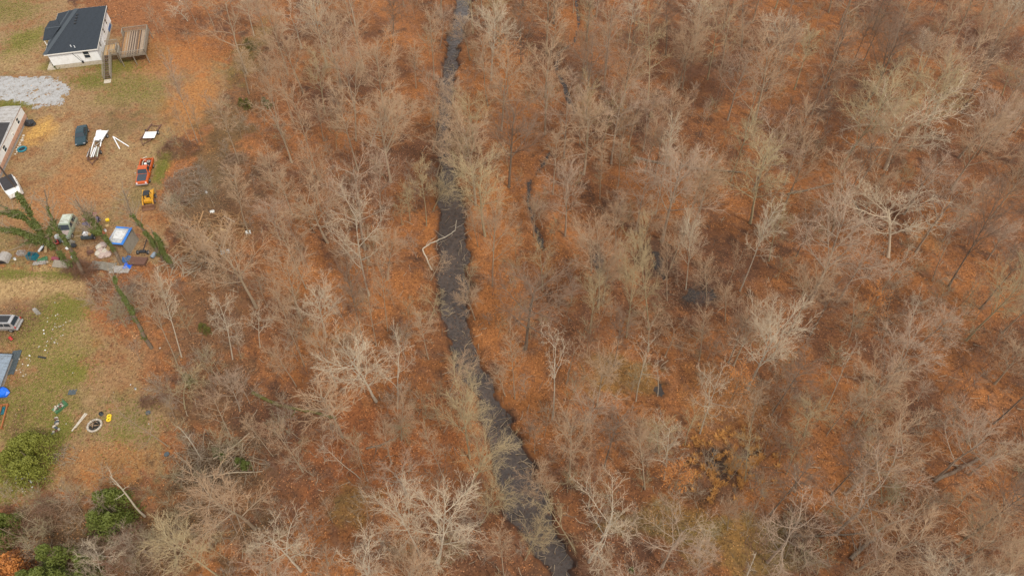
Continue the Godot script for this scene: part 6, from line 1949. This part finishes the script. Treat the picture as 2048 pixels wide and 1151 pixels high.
	s = Shape.new()
	s.bar(Vector3(-0.55, 0.08, -0.1), Vector3(0.55, 0.08, 0.1), 0.2, 0.1)
	single("dark_plank", s, M.black, "short dark plank among the white stones of the lower yard", "plank", gr(84, 715))
	for k in 2:
		s = Shape.new()
		s.bar(Vector3(0.35, 0.06, -1.2), Vector3(-0.35, 0.06, 1.2 - k * 0.5), 0.16, 0.06)
		single("pale_plank", s, M.bag_pale, ["longer of two pale planks left of the fire pit", "shorter of two pale planks left of the fire pit"][k], "plank", gr(157 + k * 3.5, 844 + k))
	# fire pit
	o = thing("fire_pit", "round stone fire pit with charred sticks on the lower yard", "fire pit", gr(189, 851))
	var var_st := []
	for k in 4:
		s = Shape.new()
		s.blob(Vector3(0, 0.1, 0), Vector3(0.19, 0.15, 0.14), rng, 0.15, 7, 5, -0.7)
		var_st.append(s.mesh(M.stone))
	for k in 20:
		var t := TAU * k / 20
		copy_of(o, "stone", var_st[k % 4], Transform3D(Basis(Vector3.UP, -t + PI / 2), Vector3(cos(t) * 0.78, 0, sin(t) * 0.78)), M.stone if k % 3 else M.bag_pale)
	s = Shape.new()
	var disc := []
	for k in 16: disc.append(Vector3(cos(TAU * k / 16) * 0.72, 0.05, sin(TAU * k / 16) * 0.72))
	s.fan(disc, Vector3(0, -4, 0))
	part(o, "ash_bed", s, M.ash)
	for k in 11:
		s = Shape.new()
		var q := Vector3(rng.randfn(0, 0.22), 0.12 + 0.02 * k, rng.randfn(-0.1, 0.22))
		var d := Vector3(rng.randfn(0, 1), 0.05, rng.randfn(0, 0.5)).normalized() * 0.42
		s.tube([q - d, q, q + d], [0.03, 0.04, 0.03], 6)
		part(o, "stick", s, [M.plank_b, M.ash, M.split_wood][k % 3])
	# yellow toy rings, discs, mats, bins
	o = thing("yellow_ring_toy", "bright yellow pair of ring toys right of the fire pit", "toy", gr(218, 836))
	for q in [Vector3(-0.05, 0.12, -0.22), Vector3(0.05, 0.12, 0.22)]:
		var tp := []
		var tr := []
		for k in 13:
			tp.append(q + Vector3(cos(TAU * k / 12) * 0.2, 0, sin(TAU * k / 12) * 0.2)); tr.append(0.11)
		s = Shape.new()
		s.tube(tp, tr, 7)
		part(o, "ring", s, M.toy_yellow)
	bucket(203, 829, M.slate, "dark bucket between fire pit and yellow toy", 0.26, 0.35)
	sheet("dark_mat", 144, 784, 0.95, 0.75, M.slate, "dark blue-grey mat on the lower yard's grass", "mat", 0.1, 0.02, 0.03)
	for q in [[296, 825, "below the small dark bush"], [333, 908, "at the wood's edge near the fallen trunk"]]:
		s = Shape.new()
		s.cyl(Vector3(0, 0.02, 0), Vector3(0, 0.1, 0), 0.32, 0.3, 14)
		single("grey_disc", s, M.slate, "flat slate-grey disc on the ground " + q[2], "disc", gr(q[0], q[1]))
	bucket(271, 778, M.tarp_white, "tiny pale bucket in the middle right of the lower yard", 0.14, 0.25)
	# tipped bed of rubble with green edge
	o = thing("rubble_bed", "tipped green-edged crate spilling rubble above the fire pit", "crate", gr(119, 814), -0.6)
	s = Shape.new()
	s.box(Vector3(0.55, 0.2, 0), Vector3(0.06, 0.4, 1.6)); s.box(Vector3(0, 0.2, -0.8), Vector3(1.05, 0.38, 0.06)); s.box(Vector3(0, 0.04, 0), Vector3(1.04, 0.05, 1.54))
	part(o, "frame", s, M.green_plastic)
	for k in 12:
		copy_of(o, "rubble", var_st[k % 4], Transform3D(Basis(Vector3.UP, rng.randf() * TAU).scaled(Vector3.ONE * rng.randf_range(0.6, 1.2)), Vector3(rng.randf_range(-0.5, 0.4), 0.08, rng.randf_range(-0.6, 0.6))), [M.stone, M.rust, M.bag_pale][k % 3])
	for k in 12:
		var m: Material = [M.stone, M.rust, M.bag_pale, M.slate][k % 4]
		var st := copy_of(self, numbered("stone"), var_st[k % 4], Transform3D(Basis(Vector3.UP, rng.randf() * TAU).scaled(Vector3.ONE * rng.randf_range(0.8, 1.6)), gr(rng.randfn(111, 4), 836 + k * 2.9)))
		st.material_override = m
		tag(st, "rough stone in the short line running below the rubble crate", "stone", "stones below the rubble crate")
	# scattered white stones
	for grp in [[[[470, 0]], 0]]: pass
	var spots := [[110, 640, 14, 9, 10, "pale stone scattered on the grass right of the silver vehicle", "stones right of the silver vehicle"], [105, 680, 14, 14, 22, "pale stone in the loose patch at the lower yard's middle", "stones at the lower yard's middle"], [52, 735, 10, 18, 14, "pale stone scattered between dark walkway and green grass", "stones by the dark walkway"], [35, 955, 14, 14, 18, "pale stone in the cluster below the rounded bush", "stones below the rounded bush"], [76, 965, 8, 10, 8, "pale stone right of the cluster below the rounded bush", "stones right of the cluster"], [170, 760, 120, 90, 14, "small white stone lying alone on the lower yard", "lone stones of the lower yard"]]
	for e2 in spots:
		for k in e2[4]:
			var px := rng.randfn(e2[0], e2[2])
			var py := rng.randfn(e2[1], e2[3])
			var sc := rng.randf_range(0.3, 0.8) * (1.4 if e2[0] == 35 else 0.9)
			var st := copy_of(self, numbered("stone"), var_st[k % 4], Transform3D(Basis(Vector3.UP, rng.randf() * TAU).scaled(Vector3.ONE * sc), gr(clampf(px, 3, 320), py)))
			st.material_override = M.stone if k % 4 else M.white
			tag(st, e2[5], "stone", e2[6])

# ---------------------------------------------------------------- everything in order
func _ready():
	var cam := Camera3D.new()
	cam.name = "camera"
	add_child(cam)
	cam.position = Vector3(0, EYE, 0)
	cam.rotation_degrees = Vector3(-PITCH, 0, 0)
	cam.fov = rad_to_deg(2.0 * atan(575.5 / FOCAL))
	cam.near = 0.5; cam.far = 6000.0
	cam.current = true
	var env := Environment.new()
	env.background_mode = Environment.BG_SKY
	var sky := Sky.new()
	var sm := ProceduralSkyMaterial.new()
	sm.sky_top_color = Color(0.83, 0.84, 0.86)
	sm.sky_horizon_color = Color(0.86, 0.86, 0.86)
	sm.sky_curve = 0.2
	sm.ground_bottom_color = Color(0.30, 0.22, 0.16)
	sm.ground_horizon_color = Color(0.60, 0.55, 0.50)
	sm.sun_angle_max = 30.0
	sky.sky_material = sm
	env.sky = sky
	env.background_energy_multiplier = 0.72
	env.tonemap_mode = Environment.TONE_MAPPER_LINEAR
	env.tonemap_exposure = 2.0
	env.sdfgi_enabled = true; env.ssao_enabled = true; env.ssil_enabled = true
	var we := WorldEnvironment.new()
	we.name = "world_environment"
	we.environment = env
	add_child(we)
	var sun := DirectionalLight3D.new()
	sun.name = "sun"
	add_child(sun)
	sun.rotation_degrees = Vector3(-48, 42, 0)
	sun.light_energy = 0.5
	sun.light_angular_distance = 12.0
	sun.light_color = Color(1.0, 0.97, 0.92)
	sun.shadow_enabled = true

	rng.seed = 1
	wob.seed = 11; wob.frequency = 0.06; wob.fractal_octaves = 3
	fine.seed = 12; fine.frequency = 0.35
	for e in [[928, -40, 1.5], [926, 10, 1.5], [912, 60, 1.5], [903, 100, 1.1], [893, 160, 1.1], [889, 215, 1.0], [886, 270, 0.9], [892, 330, 1.1], [902, 400, 1.9], [905, 470, 2.0], [904, 540, 1.9], [908, 610, 1.7], [920, 680, 1.5], [945, 730, 1.4], [968, 775, 1.3], [995, 840, 1.6], [1015, 890, 1.9], [1034, 950, 2.3], [1052, 1005, 2.3], [1078, 1060, 1.9], [1108, 1110, 1.3], [1128, 1160, 1.1], [1150, 1260, 1.1]]:
		var q := gp(e[0], e[1])
		creek.append(Vector3(q.x, q.z, e[2]))
	for l in [[[1150, -20, 0.3], [1158, 40, 0.3], [1150, 80, 0.2], [1118, 100, 0.35], [1112, 140, 0.3], [1128, 165, 0.5], [1138, 195, 0.5], [1152, 222, 0.5]], [[1100, 300, 0.25], [1084, 330, 0.25], [1058, 362, 0.3], [1056, 400, 0.3], [1066, 440, 0.35], [1080, 470, 0.5], [1086, 492, 0.45]]]:
		var line := []
		for e in l:
			var q := gp(e[0], e[1])
			line.append(Vector3(q.x, q.z, e[2]))
		slough.append(line)
	for e in [[1199, 520, 0.75, 2.2, "small dark pool right of the creek at mid height, leftmost of three"], [1320, 524, 0.8, 2.4, "narrow dark pool under slender trees, middle of three"], [1398, 588, 2.6, 1.3, "wide dark pool under slender trees, rightmost of three"], [1432, 902, 0.7, 0.6, "tiny glinting pool at the upper part of the sedge hollow"], [1428, 925, 0.9, 0.5, "tiny glinting pool at the left of the sedge hollow"], [1318, 775, 0.6, 0.9, "small dark pool below mid height right of the creek"]]:
		var q := gp(e[0], e[1])
		pools.append({"x": q.x, "z": q.z, "y": -0.36, "rx": e[2], "rz": e[3], "label": e[4]})
	var t0 := Time.get_ticks_msec()
	make_materials()
	print("materials ", Time.get_ticks_msec() - t0)
	build_ground()
	print("ground ", Time.get_ticks_msec() - t0)
	build_gravel()
	build_water()
	stock_trees()
	print("stock ", Time.get_ticks_msec() - t0)
	build_house()
	build_deck()
	build_mobile_home()
	plant_wood()
	print("wood ", Time.get_ticks_msec() - t0)
	build_greens()
	build_ivy()
	build_brush()
	build_logs()
	print("greens ", Time.get_ticks_msec() - t0)
	build_vehicles()
	build_trailers()
	build_junk()
	build_lower_yard()
	build_undergrowth()
	print("all ", Time.get_ticks_msec() - t0)
